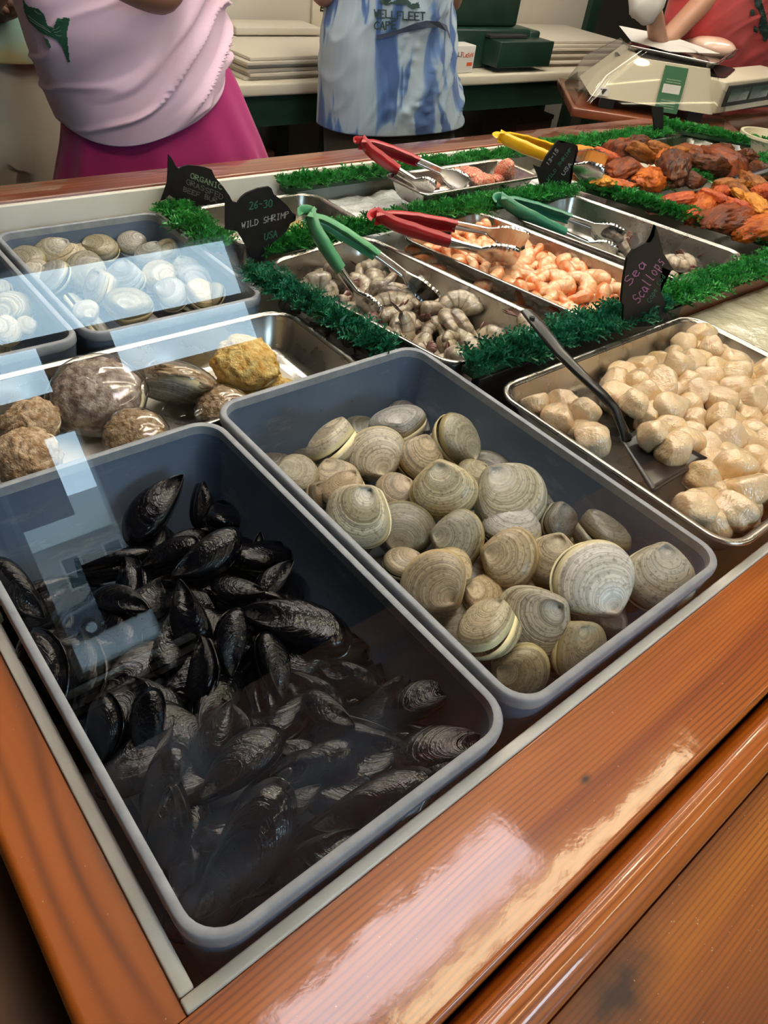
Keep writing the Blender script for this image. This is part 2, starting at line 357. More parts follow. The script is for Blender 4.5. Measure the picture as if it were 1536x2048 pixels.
# ================================================================ THE ROOM
def struct(o): return tag(o, kind='structure')
def plain(name, c, r=0.7, c2=None): return noisy(name, c, c2 or tuple(x * 0.93 for x in c), 3, r, 0.08)
M['wall'] = plain('warm_grey_painted_wall', (0.60, 0.555, 0.47), 0.7)
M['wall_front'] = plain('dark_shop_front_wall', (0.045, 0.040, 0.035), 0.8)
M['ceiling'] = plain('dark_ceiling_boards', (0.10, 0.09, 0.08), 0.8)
M['floor'] = plain('dark_brown_floor', (0.10, 0.075, 0.055), 0.5)
M['greenwood'] = noisy('dark_green_painted_wood', (0.010, 0.035, 0.022), (0.016, 0.05, 0.032), 8, 0.4, 0.1)
M['white_trim'] = plain('white_painted_trim', (0.70, 0.69, 0.66), 0.45)
X0, X1, YF, YB, ZF, ZC = -2.2, 6.2, -1.5, 2.72, -RIM, 1.62
def rb(b): # relative box helper: z already relative to rim
    return (b[0], b[1], b[2], b[3], b[4] + RIM, b[5] + RIM)
def sbox(name, b, m, bev=0.0, parent=None):
    return MB().box(*rb(b), bev).ob(name, m, parent)
struct(sbox('floor', (X0, X1, YF - 0.1, YB + 0.1, ZF - 0.1, ZF), M['floor']))
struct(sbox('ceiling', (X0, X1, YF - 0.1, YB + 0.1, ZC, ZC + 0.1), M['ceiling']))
struct(sbox('wall_back', (X0, 3.62, YB, YB + 0.1, ZF, ZC), M['wall']))
M['dim_wall'] = plain('dim_olive_grey_wall', (0.15, 0.14, 0.11), 0.8)
struct(sbox('wall_right', (X1, X1 + 0.1, YF - 0.1, YB + 1.1, ZF, ZC), M['dim_wall']))
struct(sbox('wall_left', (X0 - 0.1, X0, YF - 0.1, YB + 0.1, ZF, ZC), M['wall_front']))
struct(sbox('wall_far', (3.5, X1, YB + 1.0, YB + 1.1, ZF, ZC), M['dim_wall']))
struct(sbox('wall_side', (3.52, 3.62, YB + 0.1, YB + 1.0, ZF, ZC), M['dim_wall']))
struct(sbox('floor_2', (3.5, X1, YB + 0.1, YB + 1.1, ZF - 0.1, ZF), M['floor']))
struct(sbox('ceiling_2', (3.5, X1, YB + 0.1, YB + 1.1, ZC, ZC + 0.1), M['ceiling']))
struct(sbox('trim_1', (3.62, 3.70, YB - 0.03, YB + 0.13, ZF, ZC), M['greenwood'], 0.004))
struct(sbox('baseboard_back', (X0, 3.60, YB - 0.015, YB - 0.001, ZF, ZF + 0.12), M['greenwood']))
# shop front with its windows (behind the photographer, seen mirrored in the case glass)
wf = MB()
WA = (0.24, 1.18, 0.57, 0.95)     # the wide upper window
WB = (0.24, 0.52, -0.19, 0.50)    # the narrow window beneath it; wall beside it stands in for the photographer's outline
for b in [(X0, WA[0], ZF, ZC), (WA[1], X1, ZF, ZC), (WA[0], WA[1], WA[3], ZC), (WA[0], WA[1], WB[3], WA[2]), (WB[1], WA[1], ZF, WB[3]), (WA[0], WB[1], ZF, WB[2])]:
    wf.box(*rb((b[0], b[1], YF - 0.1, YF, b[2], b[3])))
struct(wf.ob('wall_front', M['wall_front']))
def window(name, w, bars):
    o = empty(name, (w[0], YF - 0.05, w[2])); tag(o, kind='structure')
    f = MB(); ww, hh, t = w[1] - w[0], w[3] - w[2], 0.022
    for b in [(0, ww, 0, t), (0, ww, hh - t, hh), (0, t, t, hh - t), (ww - t, ww, t, hh - t)]:
        f.box(b[0], b[1], -0.03, 0.03, b[2], b[3], 0.002)
    for z in bars: f.box(t, ww - t, -0.02, 0.02, z - w[2] - 0.011, z - w[2] + 0.011, 0.002)
    f.ob('window_frame', M['white_trim'], o)
    MB().box(t, ww - t, -0.003, 0.003, t, hh - t).ob('pane', M['window_glass'], o)
    return o
window('window_1', WA, [0.735]); wb = window('window_2', WB, [])
for k, w in enumerate((WA, WB)):   # sampling portals for the daylight in the openings
    l = lamp('daylight_portal', 'AREA', ((w[0] + w[1]) / 2, YF - .09, (w[2] + w[3]) / 2), 1.0, (1, 1, 1), w[1] - w[0], w[3] - w[2]); l.rotation_euler = (-math.pi / 2, 0, math.pi); l.data.cycles.is_portal = True
# sill ledges below the narrow window
for k, (dz, dy) in enumerate([(0.0, 0.05), (-0.035, 0.035), (-0.06, 0.02)]):
    struct(sbox('trim_%d' % (k + 2), (WB[0] - 0.05, WB[1] + 0.05, YF, YF + dy, WB[2] - 0.012 + dz, WB[2] + dz), M['white_trim'], 0.002))
# small signs hung in the windows
def sign_board(name, label, w, h, x, z, y, m, text=None, tm=None, rot=False):
    o = empty(name, (x, y, z)); tag(o, label, 'sign')
    MB().box(0, w, -0.004, 0.004, 0, h, 0.001).ob('board', m, o)
    return o
# outdoors
M['asphalt'] = plain('pale_concrete_street', (0.46, 0.47, 0.48), 0.8)
M['shingle'] = noisy('weathered_grey_shingle', (0.22, 0.20, 0.19), (0.30, 0.28, 0.27), 3, 0.8, 0.5, 0.02, 8)
M['roof'] = plain('pale_roof_shingles', (0.42, 0.45, 0.42), 0.8)
M['paint_blue'] = plain('dark_blue_car_paint', (0.02, 0.025, 0.04), 0.2)
M['dark_glass'] = mat('dark_window_glass', (0.05, 0.07, 0.08), 0.08)
ZS = -4.5
struct(sbox('street', (-40, 60, -70, YF - 0.12, ZS - 0.1, ZS), M['asphalt']))
def building():
    o = empty('building', (4.0, -30.0, ZS)); tag(o, 'grey shingled house with white windows reflected in the case glass', 'building')
    w = MB().box(-5, 5, -4, 0, 0, 3.0)
    # window openings are framed boxes set into the wall
    w.ob('wall', M['shingle'], o)
    for x in (-4.2, -2.6, -0.9, 0.9, 2.6, 4.2):
        f = MB()
        for b in [(x - .42, x + .42, 1.0, 1.1), (x - .42, x + .42, 2.3, 2.4), (x - .42, x - .32, 1.1, 2.3), (x + .32, x + .42, 1.1, 2.3), (x - .32, x + .32, 1.68, 1.74)]:
            f.box(b[0], b[1], 0.0, 0.06, b[2], b[3])
        fo = f.ob('window_frame', M['white_trim'], o); MB().box(x - .32, x + .32, 0.001, 0.02, 1.1, 2.3).ob('pane', M['dark_glass'], fo)
    r = MB(); r.loft([[(-5.4, 0.5, 3.0), (-5.4, -2, 4.6), (-5.4, -4.5, 3.0)], [(5.4, 0.5, 3.0), (5.4, -2, 4.6), (5.4, -4.5, 3.0)]], True, True)
    r.ob('roof', M['roof'], o)
building()
def parked_car():
    o = empty('parked_car', (5.2, -25.5, ZS)); tag(o, 'dark blue car parked in the street outside the window', 'car')
    prof = [(-2.1, .35), (-2.15, .75), (-1.9, .95), (-1.0, 1.02), (-0.45, 1.42), (0.9, 1.45), (1.6, 1.05), (2.1, .95), (2.2, .6), (2.1, .33)]
    secs = []
    for y, k in ((-0.85, 0.93), (-0.78, 1.0), (0.78, 1.0), (0.85, 0.93)):
        secs.append([(x * (0.98 + 0.02 * k), y * (0.86 if z > 1.1 else 1.0), 0.33 + (z - 0.33) * k) for x, z in prof])
    b = MB(); b.loft(secs, True, True); b.ob('car_body', M['paint_blue'], o)
    for s in (-1, 1):
        g = MB(); g.loft([[(-0.9, s * 0.80, 1.03), (-0.42, s * 0.745, 1.36), (0.85, s * 0.745, 1.38), (1.35, s * 0.80, 1.05)], [(-0.9, s * 0.83, 1.03), (-0.42, s * 0.775, 1.36), (0.85, s * 0.775, 1.38), (1.35, s * 0.83, 1.05)]], True, True)
        g.ob('side_window', M['dark_glass'], o)
        for x in (-1.35, 1.35):
            t = MB(); t.loft([[(x + 0.33 * math.cos(a * .3142), s * yy, 0.33 + 0.33 * math.sin(a * .3142)) for a in range(20)] for yy in (0.70, 0.88)], True, True)
            wo = t.ob('wheel', M['black'], o)
            MB().loft([[(x + 0.18 * math.cos(a * .3142), s * yy, 0.33 + 0.18 * math.sin(a * .3142)) for a in range(20)] for yy in (0.87, 0.90)], True, True).ob('hubcap', M['tong_steel'], wo)
parked_car()
def tree(x, y, h, seed):
    o = empty('street_tree', (x, y, ZS))
    MB().tube([(0, 0, 0), (0.05, 0, h * .3), (0, 0.05, h * .55)], [0.16, 0.12, 0.08]).ob('trunk', M['wood_red'], o)
    rs = np.random.RandomState(seed); n = 2600
    c = rs.normal(size=(n, 3)); c /= np.linalg.norm(c, axis=1)[:, None]; r = 0.55 + 0.45 * rs.rand(n, 1) + 0.18 * vnoise(c * 2, seed, 2.0)[:, None]
    c = c * r * np.array([h * .30, h * .28, h * .34]) + np.array([0, 0, h * .68])
    vs = []; fs = []
    for i in range(n):
        a = rs.normal(size=3) * .09; b = rs.normal(size=3) * .09; k = len(vs)
        vs += [c[i] - a, c[i] + b, c[i] + a, c[i] - b]; fs.append((k, k + 1, k + 2, k + 3))
    f = obj('foliage', mesh('foliage', vs, fs, M['leaf_tree'], False), o); f['kind'] = 'stuff'
    return o
M['leaf_tree'] = noisy('green_tree_leaves', (0.03, 0.075, 0.02), (0.07, 0.15, 0.04), 4, 0.6, 0.0)
tag(tree(8.5, -12.5, 6.4, 3), 'leafy tree across the street mirrored over the stuffed clam pan', 'tree')
tag(tree(15.0, -20.0, 7.2, 4), 'farther leafy tree beyond the car in the mirrored street', 'tree')
# ceiling light boxes
def light_box(x, y, w, d, z, watts, color, label, estr, target=None):
    o = empty('ceiling_light', (x, y, z)); tag(o, label, 'ceiling light')
    f = MB()
    t = 0.02
    for b in [(-w/2 - t, w/2 + t, -d/2 - t, -d/2), (-w/2 - t, w/2 + t, d/2, d/2 + t), (-w/2 - t, -w/2, -d/2, d/2), (w/2, w/2 + t, -d/2, d/2)]:
        f.box(b[0], b[1], b[2], b[3], 0.0, 0.05)
    f.ob('frame', M['white_trim'], o)
    em = mat('lamp_diffuser', (0.9, 0.9, 0.9), 0.5, emit=color, estr=estr)
    MB().box(-w/2, w/2, -d/2, d/2, 0.015, 0.03).ob('diffuser', em, o)
    return o
light_box(0.70, 0.325, 0.86, 0.175, 1.54, 0, (1.0, 0.88, 0.93), 'pinkish white ceiling light box over the customer side of the counter', 13.0)
light_box(1.20, 0.175, 1.36, 0.060, 1.54, 0, (1.0, 0.85, 0.52), 'long warm ceiling tube fixture beside the pinkish light box', 17.0)
light_box(1.8, -0.95, 2.6, 0.12, 1.50, 0, (1.0, 0.88, 0.62), 'long warm ceiling tube fixture behind the customer', 14.0)
light_box(0.9, 1.05, 1.5, 0.04, 1.54, 0, (1.0, 0.90, 0.74), 'thin bright ceiling tube added above the trays of shrimp for streak highlights', 26.0)  # tube added, kept thin to draw streak highlights on steel and flesh
light_box(1.0, 0.68, 1.2, 0.04, 1.54, 0, (1.0, 0.90, 0.74), 'thin bright ceiling tube added above the near tubs for streak highlights', 22.0)  # another added tube, narrow for crisp highlights on the shells
light_box(2.5, 1.0, 1.4, 0.05, 1.54, 0, (1.0, 0.86, 0.66), 'thin bright ceiling tube added to light the smoked fish', 34.0)  # unseen tube added to light this end of the display
light_box(1.7, 1.72, 2.6, 0.22, 1.54, 0, (1.0, 0.92, 0.80), 'wide warm ceiling light box added to brighten the staff aisle', 17.0)  # added box that lifts the light on the people and back wall
light_box(3.6, 1.5, 0.9, 0.22, 1.54, 0, (1.0, 0.90, 0.78), 'short ceiling light box added to brighten the area around the scale', 17.0)  # added box that brightens the scale and the coral shirt
def added_globe_lamp(x, y, z, e, lab):  # globes added over the counter to give wet food larger highlights
    o = empty('added_globe_lamp', (x, y, z)); tag(o, lab, 'lamp', 'added highlight globes over the counter')
    MB().tube([(0, 0, .085), (0, 0, ZC - z)], .003, 8).ob('cord', M['black'], o)
    MB().tube([(0, 0, .058), (0, 0, .075), (0, 0, .10)], [.030, .026, .010], 16).ob('socket', M['black'], o)
    em = mat('globe_glow', (1, 1, 1), .5, emit=(1.0, 0.84, 0.58), estr=e); b = MB()
    b.loft([[(.065 * math.sin(t) * math.cos(k * .2618), .065 * math.sin(t) * math.sin(k * .2618), -.065 * math.cos(t)) for k in range(24)] for t in np.linspace(.08, 2.75, 12)], True, True); b.ob('globe', em, o, auto=60)
for x, y, z, e, lab in ((.55, .78, 1.30, 42, 'added highlight globe hanging over the near clam tub'), (1.30, .62, 1.30, 42, 'added highlight globe hanging over the scallop tray'),
    (2.1, .9, 1.25, 42, 'added highlight globe hanging over the garnish corner'), (1.5, 2.0, 1.25, 48, 'added highlight globe over the staff aisle')):
    added_globe_lamp(x, y, z, e, lab)
# ================================================================ THE DISPLAY CASE
WZ = -0.03
case = empty('display_case', (0, 0, -RIM)); tag(case, 'glass fronted varnished pine display case holding ice, tubs and trays of seafood', 'display case')
def cbox(name, b, m, bev=0.0):   # parts of the case, z relative to rim
    return MB().box(b[0], b[1], b[2], b[3], b[4] + RIM, b[5] + RIM, bev).ob(name, m, case)
XE = 5.2
def rail(name, m, x0, x1, prof):
    """extrude a (y,z) profile along X"""
    b = MB(); b.loft([[(x0, y, z + RIM) for y, z in prof], [(x1, y, z + RIM) for y, z in prof]], True, True)
    return b.ob(name, m, case, auto=50)
rail('front_rail', M['wood_front'], -0.026, XE, [(0.1405, WZ), (0.1415, WZ), (0.142, WZ - .0005), (0.142, -0.09), (0.036, -0.09), (0.0345, -0.045), (0.0345, -0.036), (0.0352, -0.033), (0.0368, -0.0308), (0.039, WZ), (0.0405, WZ)])
def arc(cy, cz, r, a0, a1, n=7): return [(cy + r * math.cos(math.radians(a0 + (a1 - a0) * k / n)), cz + r * math.sin(math.radians(a0 + (a1 - a0) * k / n))) for k in range(n + 1)]
rail('rounded_moulding', M['wood_front'], -0.030, XE, [(0.0335, -0.10)] + arc(0.0103, -0.0690, 0.0232, 6, 176, 16) + [(-0.0128, -0.10)])
rail('front_ledge', M['wood_step'], -0.030, XE, [(-0.0134, -0.13), (-0.0134, -0.082), (-0.0145, -0.080), (-0.016, -0.080), (-0.518, -0.080), (-0.52, -0.080), (-0.53, -0.086), (-0.535, -0.13)])
def railY(name, m, y0, y1, prof):
    b = MB(); b.loft([[(x, y0, z + RIM) for x, z in prof], [(x, y1, z + RIM) for x, z in prof]], True, True)
    return b.ob(name, m, case, auto=50)
railY('side_rail', M['wood_left'], 0.1425, 1.40, [(0.034, WZ), (0.033, WZ), (-0.018, WZ), (-0.020, WZ), (-0.0235, -0.0315), (-0.026, -0.035), (-0.0265, -0.045), (-0.0265, -0.09), (0.034, -0.09)])
cbox('front_panel', (-0.02, XE, -0.0, 0.03, -RIM, -0.131), M['greenwood'])
cbox('side_ledge', (-.24, -.0275, -.50, 1.4, -.150, -.118), M['wood_side'], 0.003)
cbox('side_panel', (-0.026, 0.02, 0.031, 1.5, -RIM, -0.0905), M['greenwood'])
# white lip (frame around the cold bed)
LIP = -0.026
lip = MB()
lip.box(0.0345, XE, 0.1425, 0.1530, -0.17 + RIM, LIP + RIM, 0.002); lip.ob('front_lip', M['white_lip'], case)
cbox('side_lip', (0.0345, 0.046, 0.1535, 1.415, -0.17, LIP), M['white_lip'], 0.002)
cbox('cold_bed', (0.0465, XE, 0.1535, 1.418, -0.19, -0.171), M['case_white'])
cbox('rear_liner', (0.0345, 2.50, 1.4185, 1.4310, -0.171, 0.028), M['case_white'], 0.002)
cbox('rear_rail', (-0.02, 2.55, 1.4315, 1.515, -0.02, 0.032), M['wood_red'], 0.004)
cbox('rear_rail', (2.555, XE, 1.4315, 1.53, -0.03, 0.022), M['wood_red'], 0.004)
cbox('rear_panel', (-0.02, XE, 1.44, 1.50, -RIM, -0.031), M['greenwood'])
# raised step that carries the second row
cbox('step_front', (1.335, XE, 0.600, 0.615, -0.171, -0.008), M['wood_red'], 0.002)
cbox('step_front', (0.765, 1.333, 0.598, 0.615, -0.171, -0.004), M['black'], 0.002)
# slanted front glass
def case_glass():
    t = math.radians(20.0); L = 0.62; n = Vector((0, -math.cos(t), math.sin(t))); u = Vector((0, math.sin(t), math.cos(t)))
    base = Vector((0, 0.1435, LIP + 0.001))
    x0, x1 = -0.06, 4.6
    P = [Vector((x0, 0, 0)) + base, Vector((x1, 0, 0)) + base, Vector((x1, 0, 0)) + base + u * L, Vector((x0, 0, 0)) + base + u * L]
    me = mesh('glass_pane', [(p.x, p.y, p.z + RIM) for p in P], [(0, 1, 2, 3)], M['glass'], False)
    return obj('glass_pane', me, case)
case_glass()
# ================================================================ CONTAINERS
def cyl_rings(spec, n=7):
    """spec: list of (w,d,r,z)"""
    return [rrect(w, d, r, n, z) for (w, d, r, z) in spec]
def tub_mesh(w, d, h, r=0.036):
    t = 0.0065; tp = 0.012  # wall thickness, taper
    b = MB(); rings = cyl_rings([(w - 2*tp - .02, d - 2*tp - .02, r * .7, -h), (w - 2*tp, d - 2*tp, r * .8, -h + .012), (w - .0035, d - .0035, r - .001, -0.016)])
    rings += cyl_rings([(w - 2*t - .006, d - 2*t - .006, r - t, -0.012), (w - 2*tp - 2*t, d - 2*tp - 2*t, r * .8 - t * .5, -h + .02), (w - 2*tp - .04, d - 2*tp - .04, r * .6, -h + .006)])
    b.loft(rings, True, True); body = b.me('tub_body', M['tub'], True, 40)
    q = MB(); lip = cyl_rings([(w - .0040, d - .0040, r - .001, -.016), (w - .002, d - .002, r, -.0155), (w, d, r, -.012), (w, d, r, -.003), (w - .002, d - .002, r, -.0007), (w - .004, d - .004, r - .001, 0), (w - 2*t - .001, d - 2*t - .001, r - t, 0), (w - 2*t - .004, d - 2*t - .004, r - t, -.001), (w - 2*t - .0055, d - 2*t - .0055, r - t, -.0125)])
    q.loft(lip); rim = q.me('tub_rim', M['tub_rim'], True, 45)
    return body, rim
def tub(x0, x1, y0, y1, z, h, label, r=0.036, tilt=0.0):
    w, d = x1 - x0, y1 - y0; body, rim = tub_mesh(w, d, h, r)
    o = empty('plastic_tub', ((x0 + x1) / 2, (y0 + y1) / 2, z)); tag(o, label, 'tub', 'blue grey plastic shellfish tubs')
    obj('tub_body', body, o); obj('rim', rim, o); return o
tub(0.052, 0.371, 0.155, 0.705, 0.0, 0.160, 'blue grey plastic tub heaped with black mussels beside the corner')
tub(0.378, 0.744, 0.157, 0.728, 0.0, 0.160, 'blue grey plastic tub of large quahog clams next to the mussels')
tub(0.320, 0.632, 0.985, 1.405, -0.010, 0.150, 'blue grey plastic tub of clams behind the stuffed clam pan', 0.03)
tub(0.060, 0.312, 0.985, 1.405, -0.010, 0.150, 'blue grey plastic tub at the picture left edge behind the stuffed clams', 0.03)
def pan(name, label, cx, cy, w, d, h, z, rz=0.0, r=0.035, fl=0.010, tp=0.012, group='stainless steel food pans', par=None):
    t = 0.0014
    o = empty(name, (cx, cy, z), rz); tag(o, label, 'pan', group)
    iw, id_ = w - 2 * fl, d - 2 * fl
    b = MB()
    R = [(iw - 2*tp - .02, id_ - 2*tp - .02, r * .6, -h), (iw - 2*tp, id_ - 2*tp, r * .9, -h + .010), (iw, id_, r, -.004), (iw + .003, id_ + .003, r, -.0008)]
    inner = [(a, c, q, zz + t) for a, c, q, zz in R]
    inner2 = [(a - 2*t, c - 2*t, q - t, zz) for a, c, q, zz in inner[:3]] + [inner[3]]
    rings = cyl_rings(R[:3], 8) + cyl_rings(inner2[:3][::-1], 8)
    b.loft(rings, True, True); b.ob('basin', M['steel'], o, auto=60)
    q = MB(); q.loft(cyl_rings([(iw, id_, r, -.004), (w - .002, d - .002, r + fl * .8, -.0028), (w, d, r + fl * .8, -.0035), (w + .001, d + .001, r + fl * .8, -.001), (w - .001, d - .001, r + fl * .8, .0012), (w - .006, d - .006, r + fl * .6, .0016), (iw + .005, id_ + .005, r + .001, .0008), (iw - .0005, id_ - .0005, r - .001, -.0025)], 8))
    q.ob('rolled_rim', M['steel'], o, auto=60)
    return o
R = math.radians
def rect_from(p, q_, depth, side=1):
    pass
# stuffed clam pan
pan('food_pan', 'long stainless steel pan of wrapped stuffed clams', 0.358, 0.850, 0.604, 0.245, 0.065, -0.030, 0.0, 0.040)
# raw shrimp, cooked shrimp, large raw shrimp
pan('food_pan', 'deep stainless steel pan of raw shrimp with green tongs', 0.850, 0.880, 0.272, 0.455, 0.085, 0.0, R(8.5), 0.036)
pan('food_pan', 'stainless steel pan filled with cooked orange shrimp', 1.195, 0.888, 0.295, 0.462, 0.075, 0.0, R(10), 0.036)
pan('food_pan', 'mostly empty stainless steel pan with a few large shrimp', 1.535, 0.880, 0.300, 0.470, 0.085, 0.0, R(11.5), 0.036)
pan('food_pan', 'stainless steel pan behind the black shrimp sign', 0.838, 1.265, 0.310, 0.215, 0.070, 0.0, 0.0, 0.036)
pan('food_pan', 'small raised stainless steel pan of lobster meat', 1.345, 1.236, 0.40, 0.145, 0.045, 0.040, R(0.5), 0.016)
pan('shallow_tray', 'wide shallow steel tray of sea scallops', 1.030, 0.362, 0.545, 0.410, 0.048, 0.0, 0.0, 0.036)
pan('shallow_tray', 'steel tray of brown smoked fish by the rear rail', 2.225, 1.235, 0.66, 0.265, 0.030, 0.014, 0.0, 0.025, tp=.006)
pan('shallow_tray', 'steel tray of red glazed smoked fish at the picture right edge', 2.340, 0.850, 0.86, 0.325, 0.030, 0.0, 0.0, 0.025, tp=.006)
# ================================================================ GARNISH
def garland(name, label, p0, p1, width, n, mat_, seed, z0=0.0, hgt=0.036, droop=0.0, rise=0.0):
    p0 = Vector(p0); p1 = Vector(p1); d = (p1 - p0); L = d.length; ux = d.normalized(); uy = Vector((-ux.y, ux.x, 0))
    o = empty(name, (0, 0, 0)); o.location = (p0.x, p0.y, p0.z + RIM); tag(o, label, 'garnish strip', 'green plastic parsley garnish strips')
    o.rotation_euler = (0, 0, math.atan2(d.y, d.x))
    MB().box(0, L, -width * .30, width * .30, -0.006, 0.006, 0.002).ob('base_strip', M['strip'], o)
    rs = np.random.RandomState(seed); vs = []; fs = []
    for i in range(n):
        s = rs.rand() * L; side = rs.uniform(-1, 1); y = side * width * .42
        lean = Vector((rs.normal() * .35, side * 1.0 + rs.normal() * .3, 0.75 + rs.rand() * .5)).normalized()
        ln = hgt * (0.55 + 0.6 * rs.rand()); base = Vector((s, y * .5, 0.002))
        a = lean.cross(Vector((rs.normal(), rs.normal(), rs.normal()))).normalized()
        nb = 5
        # a feathery frond: a curved stem with pinnae on both sides
        pts = [base + lean * (ln * k / nb) + Vector((0, side, -1)) * (ln * .35 * (k / nb) ** 2) for k in range(nb + 1)]
        k0 = len(vs)
        wd = ln * .05
        for p in pts: vs += [p - a * wd, p + a * wd]
        for k in range(nb): fs.append((k0 + 2*k, k0 + 2*k + 1, k0 + 2*k + 3, k0 + 2*k + 2))
        c = lean.cross(a)
        for k in range(1, nb + 1):
            for sg in (-1, 1):
                q = len(vs); pl = ln * (.40 - .045 * k); p = pts[k]
                tip = p + a * (sg * pl) + lean * (pl * .8) + c * (rs.normal() * pl * .3)
                mid = p + a * (sg * pl * .5) + lean * (pl * .15)
                m2 = p + a * (sg * pl * .35) + lean * (pl * .75)
                vs += [p, mid, tip, m2]; fs.append((q, q + 1, q + 2, q + 3))
    f = obj('fronds', mesh('fronds', vs, fs, mat_, False), o); f['kind'] = 'stuff'
    return o
garland('garnish_strip', 'green parsley strip between the scallop tray and shrimp pans', (0.755, 0.617, 0.002), (1.262, 0.612, 0.004), 0.046, 620, M['leaf_blue'], 1)
garland('garnish_strip', 'green parsley strip to the right of the sea scallops sign', (1.268, 0.612, 0.004), (2.05, 0.612, 0.004), 0.042, 850, M['leaf'], 2)
garland('garnish_strip', 'green parsley strip between stuffed clam pan and raw shrimp pan', (0.700, 0.740, -0.016), (0.660, 1.08, -0.016), 0.040, 480, M['leaf_blue'], 3, hgt=.034)
garland('garnish_strip', 'green parsley strip behind the raw shrimp pan', (0.700, 1.128, 0.0), (1.075, 1.140, 0.0), 0.046, 450, M['leaf'], 4)
garland('garnish_strip', 'green parsley strip behind the cooked shrimp pan', (1.085, 1.142, 0.004), (1.62, 1.125, 0.004), 0.046, 560, M['leaf'], 5)
garland('garnish_strip', 'green parsley strip between the large shrimp pan and smoked fish trays', (1.695, 1.150, 0.004), (1.865, 0.640, 0.004), 0.056, 800, M['leaf'], 6)
garland('garnish_strip', 'green parsley strip between the two smoked fish trays', (1.87, 1.055, 0.008), (2.70, 1.075, 0.012), 0.050, 720, M['leaf'], 7)
garland('garnish_strip', 'green parsley strip along the rear board above the ice', (0.93, 1.393, 0.004), (1.66, 1.397, 0.012), 0.046, 650, M['leaf'], 8)
garland('garnish_strip', 'green parsley strip along the rear board beside the smoked fish', (1.68, 1.398, 0.012), (2.46, 1.40, 0.02), 0.046, 700, M['leaf'], 9)
garland('garnish_strip', 'green parsley strip on the far side of the smoked fish next to the scale', (2.475, 1.44, 0.024), (2.78, 1.02, 0.014), 0.060, 560, M['leaf'], 10)
garland('garnish_strip', 'green parsley strip under the organic beef sign', (0.655, 1.19, -0.01), (0.655, 1.385, -0.01), 0.046, 300, M['leaf'], 11)
# ice
def ice_patch(name, label, x0, x1, y0, y1, z, m, amp, seed, nx=60, ny=40, freq=60):
    xs = np.linspace(x0, x1, nx); ys = np.linspace(y0, y1, ny); P = np.array([(x, y, 0) for y in ys for x in xs])
    h = vnoise(P, seed, freq) * amp + vnoise(P, seed + 1, freq * 3.2) * amp * .45 + z
    vs = [(p[0], p[1], hh + RIM) for p, hh in zip(P, h)]
    fs = [(j*nx + i, j*nx + i + 1, (j+1)*nx + i + 1, (j+1)*nx + i) for j in range(ny - 1) for i in range(nx - 1)]
    k = len(vs)
    edge = [i for i in range(nx)] + [j*nx + nx - 1 for j in range(1, ny)] + [(ny-1)*nx + i for i in range(nx - 2, -1, -1)] + [j*nx for j in range(ny - 2, 0, -1)]
    for e in edge: vs.append((vs[e][0], vs[e][1], RIM - 0.168))
    n = len(edge)
    for a in range(n): fs.append((edge[a], k + a, k + (a + 1) % n, edge[(a + 1) % n]))
    o = obj(name, mesh(name, vs, fs, m, True)); tag(o, label, 'ice', kind='stuff'); return o
ice_patch('crushed_ice', 'white crushed ice mound behind the cooked shrimp', 1.005, 1.86, 1.165, 1.38, -0.032, M['ice'], 0.007, 21)
ice_patch('ice_sheet', 'wet cream coloured ice surface beside the scallop tray', 1.325, 2.3, 0.158, 0.594, -0.030, M['cream_ice'], 0.003, 22, freq=30)
